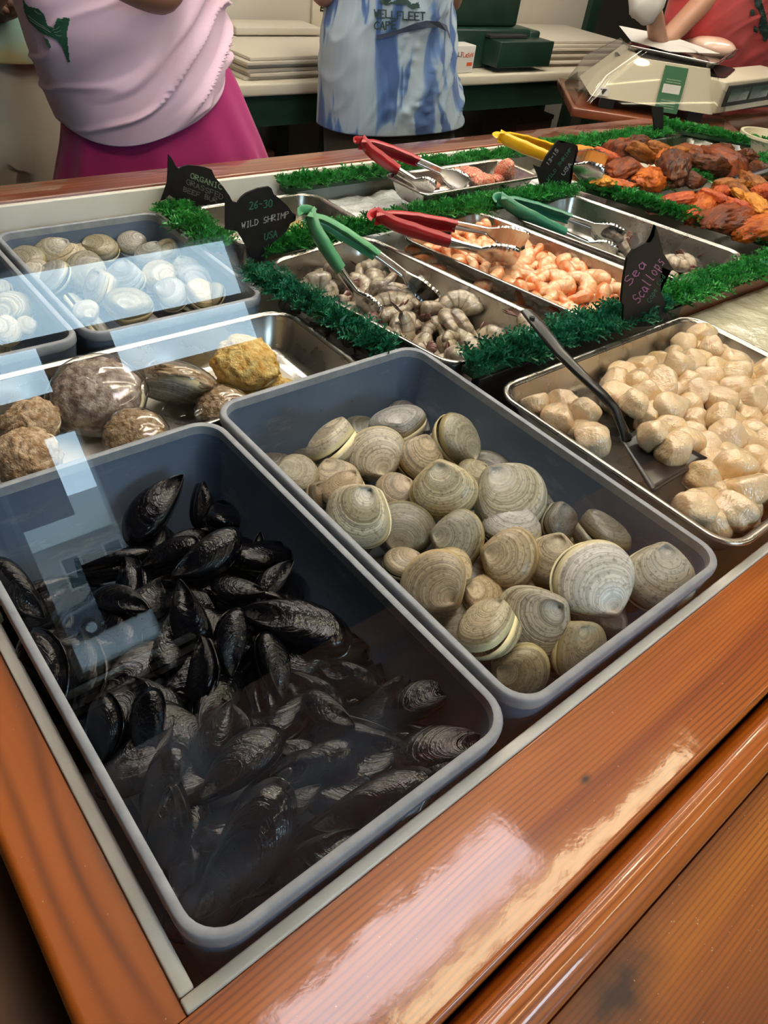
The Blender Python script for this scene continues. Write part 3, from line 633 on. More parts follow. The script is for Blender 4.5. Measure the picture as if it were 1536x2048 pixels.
# ================================================================ SHELLFISH
def shell_valve(name, material, kind, seed=0, nt=44, ns=22):
    """one valve: growth rings nested about the umbo. local: hinge towards +Y, dome towards +Z, margin in the plane z=0, length 1 along X (clam) or Y (mussel)"""
    rs = np.random.RandomState(seed); vs = []; uv = []; th = np.linspace(0, 2*np.pi, nt, endpoint=False)
    if kind == 'clam':
        x = .5 * np.cos(th); y = .42 * np.sin(th)
        y = np.where(np.sin(th) > 0, y * (1 + .10 * np.exp(-((th - 1.45) / .35) ** 2)), y * (1 + .02 * rs.rand()))
        x = x * (1 - .26 * np.clip(np.sin(th), 0, 1) ** 1.6)
        ux, uy, H, f0 = .05, .36, .250 + .03 * rs.rand(), .74
    else:
        x = .235 * np.cos(th); y = .5 * np.sin(th)
        tt = (np.sin(th) + 1) / 2
        x = x * (1 - .62 * tt ** 2.2) * 1.12 + .055 * np.sin(np.pi * tt) - .02
        ux, uy, H, f0 = -.02, .478, .165 + .03 * rs.rand(), .34
    for i in range(ns):
        s = (i + 0.35) / (ns - 1 + .35)
        k = (1 - s)
        cx, cy = ux * k, uy * k
        if kind == 'clam':
            z = H * (f0 + (1 - f0) * math.sin(min(1, s / .42) * math.pi / 2)) * (math.sqrt(max(0, 1 - (max(0, s - .16) / .84) ** 2.1)))
        else:
            z = H * (f0 + (1 - f0) * math.sin(min(1, s / .55) * math.pi / 2)) * (math.sqrt(max(0, 1 - (max(0, s - .05) / .95) ** 2.6)))
        ridge = (.0045 if i % 2 else -.0035) * (1 if 2 < i < ns - 1 else 0)
        rr = s
        for j in range(nt):
            px_, py_ = cx + x[j] * rr, cy + y[j] * rr
            vs.append((px_ * (1 + ridge), py_ * (1 + ridge), z + ridge)); uv.append((th[j] / 6.2832, s))
    fs = [tuple(range(nt))]
    for i in range(ns - 1):
        for j in range(nt):
            a = i*nt + j; b_ = i*nt + (j+1) % nt; fs.append((a, a + nt, b_ + nt, b_))
    # a small inward lip so the margin has thickness
    k = len(vs)
    for j in range(nt):
        v = vs[(ns-1)*nt + j]; vs.append((v[0] * .94, v[1] * .94, .012)); uv.append((th[j] / 6.2832, 1.0))
    for j in range(nt): fs.append(((ns-1)*nt + j, k + j, k + (j+1) % nt, (ns-1)*nt + (j+1) % nt))
    A = np.array(vs); A[:, 2] += vnoise(A * 6, seed, 1.4) * .006 * (A[:, 2] > .02)
    return mesh(name, A, fs, material, True, uv)
CV = [shell_valve('clam_valve', M['clam'], 'clam', s) for s in range(3)]
MV = [shell_valve('mussel_valve', M['mussel'], 'mussel', s, 32, 18) for s in range(3)]
for me in CV + MV:
    bm = bmesh.new(); bm.from_mesh(me); bmesh.ops.recalc_face_normals(bm, faces=bm.faces)
    top = max(bm.verts, key=lambda v: v.co.z)
    if top.normal.z < 0: bmesh.ops.reverse_faces(bm, faces=bm.faces)
    bm.to_mesh(me); bm.free()
RCM = Matrix([list(RC[0]), list(RC[1]), list(RC[2])])
def frame(ncam, hang):
    """dome axis in camera axes (right, up, towards viewer) and image angle of the hinge direction -> rotation"""
    n = (RCM @ Vector(ncam)).normalized(); h = RCM @ Vector((math.cos(math.radians(hang)), math.sin(math.radians(hang)), 0))
    h = (h - n * h.dot(n)).normalized(); x = h.cross(n)
    return Matrix((x, h, n)).transposed()
ITEMS = []
def bivalve(name, cat, group, label, valves, pos, rot, L, gape=2.0, squash=1.0, color=None, mirror=1.0, vi=0):
    o = empty(name); tag(o, label, cat, group)
    setM(o, pos, rot, L)
    hy = .40 if valves is CV else .46
    for s in (1, -1):
        c = obj('valve', valves[vi % len(valves)], o)
        # hinge the valve open about the hinge axis (local X) at y = hy
        T = Matrix.Translation((0, hy, 0)) @ Matrix.Rotation(math.radians(-s * gape), 4, 'X') @ Matrix.Translation((0, -hy, 0))
        c.matrix_local = T @ Matrix.Diagonal((mirror, 1, s * squash, 1))
        if color: c.color = (*color, 1)
    return o
# clams in the near tub: px, py, length px, dome axis in camera axes, hinge image angle, z, label, colour, gape
G1 = 'quahog clams in the near tub'
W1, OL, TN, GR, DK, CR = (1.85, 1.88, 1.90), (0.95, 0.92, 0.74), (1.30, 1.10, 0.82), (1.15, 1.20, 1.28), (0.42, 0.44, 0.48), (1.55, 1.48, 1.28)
CL = [
 (1184, 1158, 158, (.15, .15, 1), -62, -.010, 'largest white clam standing on edge near the front right tub corner', W1, 5, 1),
 (1314, 1160, 140, (.2, .25, 1), 80, -.030, 'grey clam with a purple streaked margin nearest the right tub corner', GR, 4, 0),
 (1068, 1245, 150, (-.25, .1, .9), 38, -.030, 'tall ridged grey clam between the white clam and pointed clam', GR, 3, 1),
 (972, 1262, 128, (-.55, .85, .35), 10, -.018, 'clam seen edge on with its beak pointing to the tall ridged clam', CR, 4, 0),
 (1158, 1300, 122, (.45, .1, .8), 128, -.034, 'olive clam with a heart shaped seam at the front wall of the tub', OL, 2, 1),
 (1040, 1345, 118, (-.1, -.2, 1), 150, -.050, 'olive clam lowest in the front corner under the pointed clam', OL, 2, 0),
 (868, 1165, 130, (-.2, .1, 1), -48, -.020, 'tan clam with purple rays by the wall shared with the mussels', TN, 4, 0),
 (898, 1140, 95, (.2, .5, .8), -40, -.028, 'small tan clam tucked behind the purple rayed clam', TN, 2, 1),
 (803, 1128, 80, (.1, .8, .5), 20, -.035, 'small tan clam at the tub wall behind the purple rayed clam', TN, 2, 0),
 (967, 1196, 88, (.1, .5, .8), 170, -.045, 'small tan clam wedged behind the pointed clam', TN, 2, 1),
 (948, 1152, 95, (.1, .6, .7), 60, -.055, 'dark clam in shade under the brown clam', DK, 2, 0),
 (1020, 1117, 118, (-.1, .12, 1), 160, -.020, 'brown ringed clam in the middle of the tub', TN, 3, 0),
 (1022, 1060, 108, (0, .75, .6), 80, -.030, 'grey clam lying behind the brown ringed clam', GR, 2, 1),
 (916, 1078, 110, (-.12, .1, 1), 165, -.022, 'olive clam left of the brown ringed clam', OL, 3, 0),
 (1105, 1122, 110, (-.3, .2, .9), 75, -.028, 'rust stained pale clam directly behind the largest white clam', CR, 4, 1),
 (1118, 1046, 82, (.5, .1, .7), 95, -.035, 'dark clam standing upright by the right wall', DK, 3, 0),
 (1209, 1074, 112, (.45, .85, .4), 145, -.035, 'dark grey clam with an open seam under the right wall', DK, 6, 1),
 (1020, 1000, 150, (.1, .4, .9), 135, -.020, 'large grey clam with blue growth rings behind the yellow rimmed clam', GR, 2, 1),
 (887, 982, 124, (-.02, -.05, 1), 96, -.005, 'yellow rimmed clam lying face up at the centre rear', CR, 4, 0),
 (944, 948, 64, (.1, .6, .7), 30, -.045, 'small clam showing behind the yellow rimmed clam', OL, 2, 1),
 (806, 1058, 120, (.05, .2, 1), -100, -.030, 'dark olive wet clam with wide concentric rings', (0.66, 0.64, 0.5), 2, 1),
 (719, 1032, 128, (-.25, .12, 1), 50, -.010, 'smooth pale clam leaning on the wall shared with the mussels', W1, 6, 0),
 (688, 985, 90, (-.3, .6, .6), 60, -.030, 'tan clam half hidden behind the smooth pale clam', TN, 5, 1),
 (788, 985, 82, (0, .55, .8), 20, -.040, 'small clam between the pale and the yellow rimmed clams', TN, 2, 0),
 (638, 992, 62, (.7, .1, .6), 160, -.045, 'little dark brown clam gaping at the left wall', (0.6, 0.5, 0.38), 9, 1),
 (597, 950, 88, (.1, .6, .8), -160, -.035, 'rough stained grey clam touching the left wall', (0.8, 0.8, 0.74), 2, 1),
 (672, 962, 92, (.1, .5, .8), 110, -.045, 'ribbed tan clam right of the rough stained clam', TN, 2, 0),
 (661, 893, 112, (-.55, .8, .35), 12, -.035, 'clam on its side with its beak towards the polished clam in the back', CR, 3, 0),
 (750, 908, 114, (.05, .12, 1), -62, -.035, 'polished cream clam at the back of the heap', CR, 3, 1),
 (840, 921, 100, (.45, .25, .7), 70, -.040, 'rounded tan clam left of the upright clam', TN, 2, 0),
 (795, 848, 108, (-.15, .75, .6), -72, -.040, 'highest grey clam leaning on the back wall of the tub', GR, 2, 1),
 (911, 878, 112, (.75, .2, .6), -80, -.030, 'upright tall clam against the back right wall', OL, 3, 0),
]
rs = np.random.RandomState(5)
for i, (px_, py_, L, n, h, z, lab, colr, gape, vi) in enumerate(CL):
    p = at(px_, py_, z); s = L * 1.13 / pxm(p)
    bivalve('clam', 'clam', G1, lab, CV, p, frame(n, h), s, gape, .92 + .16 * rs.rand(), colr, 1 if vi else -1, i)
# deeper layer of clams filling the tub, most coloured dark to paint shaded gaps
k = 0
for gx in range(4):
    for gy in range(6):
        x = 0.425 + gx * 0.088 + rs.normal() * .006; y = 0.222 + gy * 0.088 + rs.normal() * .006
        z = -.076 + rs.normal() * .006 - (0.022 if gy >= 5 else 0)
        e = Matrix.Rotation(rs.rand() * 6.28, 3, 'Z') @ Matrix.Rotation(rs.normal() * .5, 3, 'X')
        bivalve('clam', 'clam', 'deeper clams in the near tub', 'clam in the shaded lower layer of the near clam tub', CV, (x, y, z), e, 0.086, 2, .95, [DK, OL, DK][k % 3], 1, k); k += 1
# mussels
G2 = 'mussels in the near tub'
ML = [ # x0,y0 (beak px) x1,y1 (rounded end px), z, roll axis, label
 (352, 962, 268, 1082, -.070, (.3, .3, .9), 'big mussel standing highest at the back of the heap'),
 (405, 972, 398, 1052, -.085, (.6, .1, .7), 'mussel shell seen hollow side on beside the back wall'),
 (366, 1158, 468, 1066, -.055, (.1, .35, .9), 'long mussel lying diagonally below the two highest mussels'),
 (300, 1135, 392, 1085, -.075, (-.2, .4, .8), 'ribbed wet mussel tucked under the diagonal one'),
 (578, 1128, 515, 1200, -.065, (.4, .3, .8), 'small striped mussel pointing up near the right wall'),
 (498, 1232, 688, 1290, -.055, (0, .6, .75), 'longest glossy mussel stretching towards the right wall'),
 (360, 1172, 405, 1305, -.060, (.25, .1, .95), 'broad brown mussel with a worn pale beak in mid heap'),
 (522, 1208, 430, 1160, -.065, (0, .7, .6), 'mussel with a silvery edge above the longest mussel'),
 (300, 1222, 190, 1190, -.070, (0, .4, .9), 'dull grey mussel pointing right beneath the window reflection'),
 (82, 1232, -10, 1130, -.055, (.3, .2, .9), 'brown mussel with a bluish scarred tip by the left wall'),
 (118, 1432, 60, 1270, -.045, (-.2, .1, .95), 'big brown mussel pressed against the left wall of the tub'),
 (452, 1340, 475, 1225, -.060, (.4, .2, .8), 'mussel standing with its pale nose up in mid heap'),
 (548, 1390, 540, 1270, -.062, (.5, .3, .7), 'narrow mussel with a blue shine below the longest mussel'),
 (400, 1285, 415, 1400, -.070, (-.4, .3, .7), 'whiskered mussel behind the pale nosed mussel'),
 (214, 1520, 205, 1395, -.060, (-.2, .1, .9), 'black mussel with one bright highlight at the left of the front half'),
 (298, 1515, 300, 1385, -.062, (.2, .1, .9), 'slim black mussel right of the one with the bright highlight'),
 (455, 1415, 405, 1540, -.058, (.3, .3, .8), 'gold flecked mussel with a grooved wet back'),
 (425, 1590, 545, 1465, -.045, (.1, .5, .8), 'banana shaped mussel with a white edged lip'),
 (448, 1405, 500, 1470, -.060, (0, .4, .8), 'frosted grey mussel half under the banana shaped one'),
 (700, 1455, 615, 1390, -.062, (0, .5, .8), 'mussel with a saw toothed pale rim left of the front corner'),
 (905, 1375, 780, 1430, -.058, (0, .5, .8), 'mussel with a shiny tip nearest the right corner of the tub'),
 (345, 1585, 330, 1720, -.058, (-.1, .2, .95), 'striated blue black mussel in the lower left of the heap'),
 (420, 1800, 560, 1590, -.040, (.1, .3, .95), 'largest dark olive mussel lying in the front of the tub'),
 (632, 1575, 565, 1625, -.060, (.1, .6, .7), 'small striped grey mussel behind the largest olive one'),
 (650, 1655, 860, 1570, -.045, (0, .45, .9), 'greenish black mussel parallel to the front wall'),
 (705, 1672, 560, 1760, -.045, (0, .5, .85), 'mussel with a tan worn tip closest to the front wall'),
 (965, 1488, 800, 1520, -.060, (0, .6, .8), 'thin ridged mussel beneath the front right corner'),
 (930, 1518, 850, 1545, -.055, (0, .5, .8), 'little fan striped mussel at the front right wall'),
 (560, 1560, 700, 1500, -.068, (0, .4, .9), 'dark brown mussel deep in the front centre'),
 (130, 1180, 20, 1290, -.085, (.1, .3, .9), 'dark mussel lying deep between the two brown ones by the left wall'),
 (640, 1330, 760, 1380, -.085, (.1, .3, .9), 'dark mussel deep under the longest glossy mussel'),
 (520, 1075, 500, 1165, -.095, (.2, .2, .9), 'dark mussel deep beside the right wall near the back'),
]
for i, (x0, y0, x1, y1, z, n, lab) in enumerate(ML):
    c = at((x0 + x1) / 2, (y0 + y1) / 2, z); L = math.hypot(x1 - x0, y1 - y0) / pxm(c) * 1.04
    ang = math.degrees(math.atan2(-(y0 - y1), x0 - x1))
    bivalve('mussel', 'mussel', G2, lab, MV, c, frame(n, ang), min(L * 1.12, .125), 2.5 + 3 * (i % 5 == 1), 1.0 + .2 * rs.rand(), (1, 1, 1), 1 if i % 2 else -1, i)
k = 0
for gx in range(6):
    for gy in range(9):
        x = 0.098 + gx * 0.045 + rs.normal() * .004; y = 0.215 + gy * 0.050 + rs.normal() * .006
        z = -.092 + rs.normal() * .008 - (.010 if gy > 6 else 0)
        e = Matrix.Rotation(rs.rand() * 6.28, 3, 'Z') @ Matrix.Rotation(rs.normal() * .6, 3, 'Y') @ Matrix.Rotation(rs.normal() * .3, 3, 'X')
        bivalve('mussel', 'mussel', 'deeper mussels in the near tub', 'mussel in the dark lower layer of the mussel tub', MV, (x, y, z), e, 0.092, 2, 1.1, (1, 1, 1), 1, k); k += 1
# clams in the far tubs
G3 = 'clams in the far tubs'
FAR = [(18, 478, 70, 'half seen clam at the picture edge in the far tub'), (35, 500, 78, 'dark clam against the back of the far tub'), (97, 464, 48, 'small clam highest against the back wall of the far tub'),
 (92, 497, 86, 'clam with a golden rim in the rear row of the far tub'), (180, 478, 78, 'clam with a yellow curved rim in the far tub'), (152, 497, 40, 'tiny clam between two yellow rimmed clams'),
 (256, 484, 66, 'grey clam at the right of the far tub back row'), (198, 500, 56, 'low grey clam below the yellow rimmed one'), (62, 550, 62, 'clam left of centre under the bright glass reflection'),
 (112, 556, 74, 'clam with a ridge line beneath the bright reflection'), (172, 545, 100, 'tall clam standing upright under the bright reflection'), (196, 575, 86, 'large clam face on under the bright reflection'),
 (250, 560, 84, 'oval clam in the middle of the far tub'), (258, 610, 96, 'broad clam nearest the front wall of the far tub'), (318, 552, 78, 'rounded clam right of the oval far clam'),
 (344, 590, 76, 'scalloped edged clam in the right half of the far tub'), (395, 540, 66, 'clam with a raised beak in the right half of the far tub'), (404, 590, 76, 'clam beside the scalloped edged one'),
 (462, 545, 76, 'clam near the right wall of the far tub'), (472, 582, 58, 'clam in the right front corner of the far tub'), (172, 623, 56, 'small clam in the left front corner of the far tub'),
 (300, 515, 70, 'clam at the rear right beneath the reflection edge'), (360, 505, 74, 'clam lying on its side by the rear right wall'), (130, 520, 70, 'shaded clam in the second row of the far tub')]
for i, (px_, py_, L, lab) in enumerate(FAR):
    p = at(px_, py_, -.055); s = L / pxm(p)
    p.x = min(max(p.x, 0.36), 0.597); p.y = min(max(p.y, 1.03), 1.37)
    bivalve('clam', 'clam', G3, lab, CV, p, frame((rs.normal() * .4, .2 + rs.rand() * .6, 1), rs.rand() * 360), min(s, .085), 3, 1, [GR, OL, CR][i % 3], 1, i)
for i, (px_, py_, L, lab) in enumerate([(22, 590, 62, 'upright pale clam in the leftmost tub'), (38, 626, 90, 'long pale clam lying in the leftmost tub'), (62, 660, 44, 'small clam by the front wall of the leftmost tub'), (14, 672, 66, 'low clam at the picture edge in the leftmost tub')]):
    p = at(px_, py_ - 10, -.05); s = L / pxm(p); p.x = min(max(p.x, 0.10), 0.275); p.y = min(max(p.y, 1.025), 1.37)
    bivalve('clam', 'clam', 'clams in the leftmost far tub', lab, CV, p, frame((rs.normal() * .4, .3, 1), rs.rand() * 360), min(s, .08), 3, 1, CR, 1, i)
k = 0
for gx in range(3):
    for gy in range(4):
        for tx in (0.39, 0.13):
            if tx < .2 and gx > 1: continue
            e = Matrix.Rotation(rs.rand() * 6.28, 3, 'Z') @ Matrix.Rotation(rs.normal() * .5, 3, 'X')
            bivalve('clam', 'clam', 'deeper clams in the far tubs', 'clam in the lower layer of a far clam tub', CV, (tx + gx * .085, 1.05 + gy * .09, -.095), e, .075, 2, .95, GR, 1, k); k += 1
# ================================================================ SCALLOPS
def blob(name, material, seed, nu=22, nv=14, dims=(1, 1, .8), p=2.6, amp=.10, freq=2.2, crumble=0.0, squarez=None, cuts=0, cd=.42):
    """superellipsoid with noise, unit diameter along x"""
    vs = []; 
    for i in range(nv + 1):
        ph = -math.pi / 2 + math.pi * i / nv
        for j in range(nu):
            th = 2 * math.pi * j / nu
            c = [math.cos(ph) * math.cos(th), math.cos(ph) * math.sin(th), math.sin(ph)]
            vs.append(c)
    P = np.array(vs); q = squarez or p
    n = (np.abs(P[:, 0]) ** p + np.abs(P[:, 1]) ** p) ** (q / p) + np.abs(P[:, 2]) ** q
    P2 = P / (n ** (1 / q))[:, None]
    d = vnoise(P * 1.0, seed, freq) * amp + vnoise(P, seed + 9, freq * 2.5) * amp * .35
    if crumble: d += np.maximum(vnoise(P, seed + 3, freq * 5), 0) * crumble + vnoise(P, seed + 4, freq * 11) * crumble * .5
    P2 = P2 * (1 + d)[:, None] * .5 * np.array(dims)
    rc = np.random.RandomState(seed + 50)
    for _ in range(cuts):
        n_ = rc.normal(size=3); n_[2] *= .8; n_ /= np.linalg.norm(n_); lim = cd * (.80 + .22 * rc.rand()) * np.linalg.norm(n_ * np.array(dims)); ex = np.maximum(P2 @ n_ - lim, 0); P2 = P2 - n_[None, :] * (ex * .75)[:, None]
    fs = []
    for i in range(nv):
        for j in range(nu):
            a = i*nu + j; b_ = i*nu + (j+1) % nu
            if i == 0: fs.append((a, b_ + nu, a + nu))
            elif i == nv - 1: fs.append((a, b_, a + nu))
            else: fs.append((a, b_, b_ + nu, a + nu))
    uv = [((j / nu), (i / nv)) for i in range(nv + 1) for j in range(nu)]
    return mesh(name, P2, fs, material, True, uv)
SV = [blob('scallop', M['scallop'], 30 + i, 34, 22, (1, .94, .80 + .05 * (i % 3)), 2.4, .14, 2.1, squarez=3.2, cuts=4, cd=.45) for i in range(9)]
def inside(poly, x, y):
    c = False; n = len(poly)
    for i in range(n):
        x1, y1 = poly[i][:2]; x2, y2 = poly[(i+1) % n][:2]
        if (y1 > y) != (y2 > y) and x < (x2 - x1) * (y - y1) / (y2 - y1) + x1: c = not c
    return c
def drop_pack(polyf, bbox, r, floor, n, zmax, seed, squash=.8, ov=.86, tries=40):
    rs = np.random.RandomState(seed); pts = []
    for _ in range(n):
        best = None
        for _t in range(tries):
            x = rs.uniform(bbox[0], bbox[1]); y = rs.uniform(bbox[2], bbox[3])
            if not polyf(x, y): continue
            z = floor + r * squash
            for (a, b_, c, rr) in pts:
                d2 = (x - a) ** 2 + (y - b_) ** 2; D = (r + rr) * ov
                if d2 < D * D: z = max(z, c + math.sqrt(D * D - d2) * squash)
            if best is None or z < best[2]: best = (x, y, z, r * rs.uniform(.88, 1.14))
        if best and best[2] + r * squash < zmax: pts.append(best)
    return pts
polyA = [at(*p, -.02) for p in [(1225, 720), (1290, 690), (1400, 680), (1536, 700), (1760, 800), (1560, 1060), (1430, 1215), (1330, 1170), (1215, 930), (1270, 900), (1330, 870), (1235, 800)]]
polyB = [at(*p, -.025) for p in [(1000, 800), (1060, 770), (1120, 800), (1200, 880), (1175, 925), (1120, 900), (1000, 850), (960, 820)]]
SC_BOX = (0.80, 1.265, 0.195, 0.535)
polyT = [at(*p, -.01) for p in [(1215, 850), (1300, 835), (1435, 905), (1330, 1005), (1245, 965)]]
fa = lambda x, y: inside(polyA, x, y) and not inside(polyT, x, y) and y < .515 and SC_BOX[0] < x < SC_BOX[1] and SC_BOX[2] < y < SC_BOX[3] - .0
fb = lambda x, y: inside(polyB, x, y) and SC_BOX[0] < x < SC_BOX[1] and SC_BOX[2] < y < SC_BOX[3]
packA = drop_pack(fa, SC_BOX, .0235, -.046, 150, .012, 3, ov=.76)
packB = drop_pack(fb, (0.79, 1.0, .30, .53), .0235, -.046, 14, .010, 4)
ORD = ['first', 'second', 'third', 'fourth', 'fifth', 'sixth', 'seventh', 'eighth', 'ninth', 'tenth', 'eleventh', 'twelfth', 'thirteenth', 'fourteenth', 'fifteenth', 'sixteenth', 'seventeenth', 'eighteenth', 'nineteenth', 'twentieth']
def rowlabels(pts, y0, y1, nrows, fmt):
    """give every item of a heap a label by its row from the back and its place in that row, bottom pieces apart"""
    labs = [None] * len(pts); rows = {}
    for i, p in enumerate(pts):
        r_ = min(nrows - 1, max(0, int((y1 - p[1]) / (y1 - y0) * nrows))); rows.setdefault(r_, []).append(i)
    for r_, ids in rows.items():
        ids.sort(key=lambda i: pts[i][0])
        for k_, i in enumerate(ids):
            labs[i] = fmt % (ORD[r_], ORD[min(k_, 19)])
    return labs
def covered(pts, i, r=.02):
    p = pts[i]; return any(j != i and q[2] > p[2] + r * .9 and math.hypot(q[0] - p[0], q[1] - p[1]) < r * .8 for j, q in enumerate(pts))
labsA = rowlabels(packA, .195, .535, 11, 'raw scallop, %s row from the tray back rim, %s piece from the left')
labsB = rowlabels(packB, .30, .53, 4, 'raw scallop of the small heap by the clam tub, %s row, %s from the left')
def rrot(rs, a=.6): return Matrix.Rotation(rs.rand() * 6.28, 3, 'Z') @ Matrix.Rotation(rs.normal() * a, 3, 'X') @ Matrix.Rotation(rs.normal() * a, 3, 'Y')
for pts, labs, g in ((packA, labsA, 'raw sea scallops in the tray'), (packB, labsB, 'raw sea scallops by the clam tub')):
    for i, (x, y, z, r) in enumerate(pts):
        if covered(pts, i, r) : lab, gg = 'raw scallop covered by others at the bottom of the scallop tray', 'covered scallops'
        else: lab, gg = labs[i], g
        o = obj('sea_scallop', SV[i % 9]); setM(o, (x, y, z), rrot(rs, .45), r * 2.22); tag(o, lab, 'scallop', gg)
for (px_, py_, z, s, lab) in [(1310, 872, .012, .050, 'raw scallop resting on the back of the black turner blade'), (1345, 898, .010, .050, 'raw scallop in front of it on the black turner blade')]:
    o = obj('sea_scallop', SV[2]); setM(o, at(px_, py_, z), rrot(rs, .2), s); tag(o, lab, 'scallop', 'scallops on the turner')
# black turner
def turner():
    o = empty('kitchen_turner', at(1250, 860, -.01)); tag(o, 'black nylon turner with a long handle lying in the scallops', 'turner')
    c = at(1250, 860, -.01)
    rel = lambda p: tuple(Vector(p) - c)
    A = [at(1052, 622, .075), at(1075, 648, .072), at(1120, 706, .058), at(1165, 752, .048), at(1205, 790, .040), at(1228, 815, .028), at(1243, 850, .008), at(1256, 880, -.008)]
    MB().tube([rel(p) for p in A], [(.010, .004), (.0125, .0045), (.011, .006), (.009, .006), (.0085, .006), (.0075, .006), (.008, .005), (.012, .003)], 14).ob('handle', M['black'], o)
    # blade: gently curved plate
    b0, b1, b2, b3 = at(1238, 872, -.006), at(1284, 850, -.002), at(1415, 915, .004), at(1305, 985, -.008)
    n = 10; top = []; 
    for i in range(n + 1):
        for j in range(n + 1):
            u, v = i / n, j / n
            p = (b0 * (1-u) * (1-v) + b1 * (1-u) * v + b3 * u * (1-v) + b2 * u * v); p.z -= .006 * math.sin(math.pi * v) * (1 - u)
            top.append(p)
    vs = [rel(p) for p in top] + [rel((p.x, p.y, p.z - .002)) for p in top]; N = (n+1) ** 2; fs = []
    for i in range(n):
        for j in range(n):
            a = i*(n+1) + j; fs += [(a, a+1, a+n+2, a+n+1), (N+a, N+a+n+1, N+a+n+2, N+a+1)]
    def e(a, b_): fs.append((a, b_, b_ + N, a + N))
    for j in range(n): e(j + 1, j); e(n*(n+1) + j, n*(n+1) + j + 1); e(j*(n+1), (j+1)*(n+1)); e((j+1)*(n+1) + n, j*(n+1) + n)
    obj('blade', mesh('blade', vs, fs, M['black'], True), o)
    h = at(1065, 634, .0795); MB().tube([rel((h.x - .0001, h.y, h.z - .0035)), rel((h.x, h.y, h.z + .0002))], .0042, 14).ob('hanging_hole', M['dark'], o)
turner()
# ================================================================ SHRIMP
def shrimp_mesh(name, m_, arc_deg, R0, r0, seed, sub=True):
    rs = np.random.RandomState(seed); n = 30; k = 14; vs = []; uv = []
    for i in range(n + 1):
        t = i / n; a = math.radians(arc_deg) * t; Rr = R0 * (1 + .25 * t)
        c = np.array([Rr * math.cos(a), Rr * math.sin(a), .10 * R0 * math.sin(t * 3)])
        seg = (t * 6) % 1.0
        rad = r0 * 1.22 * (1.0 - .55 * t ** 1.5) * (1 + .09 * (seg - .5)) * (.30 + .70 * min(1, t / .07) ** .5)
        if t > .97: rad *= .8
        rdir = np.array([math.cos(a), math.sin(a), 0])
        for j in range(k):
            b_ = 2 * math.pi * j / k
            vs.append(c + rdir * (math.cos(b_) * rad * 1.12) + np.array([0, 0, 1]) * (math.sin(b_) * rad * .86)); uv.append(((((j / k) + .5) % 1.0), t))
    fs = [tuple(range(k))]
    for i in range(n):
        for j in range(k): a = i*k + j; b_ = i*k + (j+1) % k; fs.append((a, a + k, b_ + k, b_))
    fs.append(tuple(n*k + j for j in range(k))[::-1])
    me = mesh(name, vs, fs, m_, True, uv)
    a = math.radians(arc_deg); Rr = R0 * 1.25; c = Vector((Rr * math.cos(a), Rr * math.sin(a), .10 * R0 * math.sin(3))); tdir = Vector((-math.sin(a), math.cos(a), 0))
    return me, (c, tdir)
def tail_mesh(name, m_, c, td, ln, seed):
    b = MB(); rd = Vector((0, 0, 1)).cross(td).normalized()
    for sp, l in ((-.55, .9), (0, 1.0), (.55, .9), (-.2, .95)):
        d = (td + rd * sp * .3 + Vector((0, 0, 1)) * sp).normalized(); s_ = d.cross(rd).normalized()
        rings = []
        for t, w in ((0, .10), (.35, .24), (.7, .28), (1.0, .05)):
            p = c + d * (ln * l * t - .004 * 0); w *= ln
            rings.append([p + s_ * (w * math.cos(q * math.pi / 3)) + rd * (w * .18 * math.sin(q * math.pi / 3)) for q in range(6)])
        b.loft(rings, True, True)
    return b.me(name, m_, True)
def shrimp_kinds(mb, mt, specs):
    out = []
    for i, (arc_d, R0, r0, tail) in enumerate(specs):
        me, (c, td) = shrimp_mesh('shrimp_body', mb, arc_d, R0, r0, i); out.append((me, tail_mesh('shrimp_tail', mt, c, td, R0 * .8, i) if tail else None))
    return out
RAWK = shrimp_kinds(M['raw'], M['raw_tail'], [(190, .5, .30, 1), (150, .6, .30, 1), (230, .44, .29, 1), (110, .8, .30, 1)])
CKK = shrimp_kinds(M['cooked'], M['cooked_tail'], [(250, .46, .28, 1), (290, .42, .27, 1), (220, .48, .29, 1), (270, .44, .27, 0)])
def shrimp(kind, pos, rot, s, label, group, name='shrimp'):
    o = empty(name); setM(o, pos, rot, s); tag(o, label, 'shrimp', group)
    obj('body', kind[0], o)
    if kind[1] is not None: obj('tail', kind[1], o)
    return o
def rotpoly(cx, cy, w, d, a):
    c, s = math.cos(a), math.sin(a)
    return lambda x, y: abs((x - cx) * c + (y - cy) * s) < w / 2 and abs(-(x - cx) * s + (y - cy) * c) < d / 2
rs = np.random.RandomState(11)
f1 = rotpoly(.850, .880, .190, .365, R(8.5))
pk = drop_pack(f1, (.70, .99, .65, 1.10), .025, -.083, 74, -.008, 6, .55, .80)
labs = rowlabels(pk, .67, 1.08, 9, 'grey raw shrimp in the tongs pan, %s row from the back, %s from the left')
for i, (x, y, z, r) in enumerate(pk):
    cv = covered(pk, i, .025)
    shrimp(RAWK[i % 4], (x, y, z), rrot(rs, .45), .050 * (.9 + .25 * rs.rand()), 'grey raw shrimp buried under others in the tongs pan' if cv else labs[i], 'buried raw shrimp' if cv else 'raw shrimp in the pan with green tongs')
f2 = rotpoly(1.195, .888, .225, .385, R(10))
pk = drop_pack(f2, (1.0, 1.4, .65, 1.13), .023, -.073, 160, .024, 7, .55, .74)
labs = rowlabels(pk, .68, 1.1, 10, 'orange cooked shrimp, %s row from the back of its pan, %s from the left')
for i, (x, y, z, r) in enumerate(pk):
    cv = covered(pk, i, .023)
    shrimp(CKK[i % 4], (x, y, z), rrot(rs, .5), .047 * (.9 + .25 * rs.rand()), 'orange cooked shrimp buried inside the cooked heap' if cv else labs[i], 'buried cooked shrimp' if cv else 'cooked shrimp in the middle pan', 'cooked_shrimp')
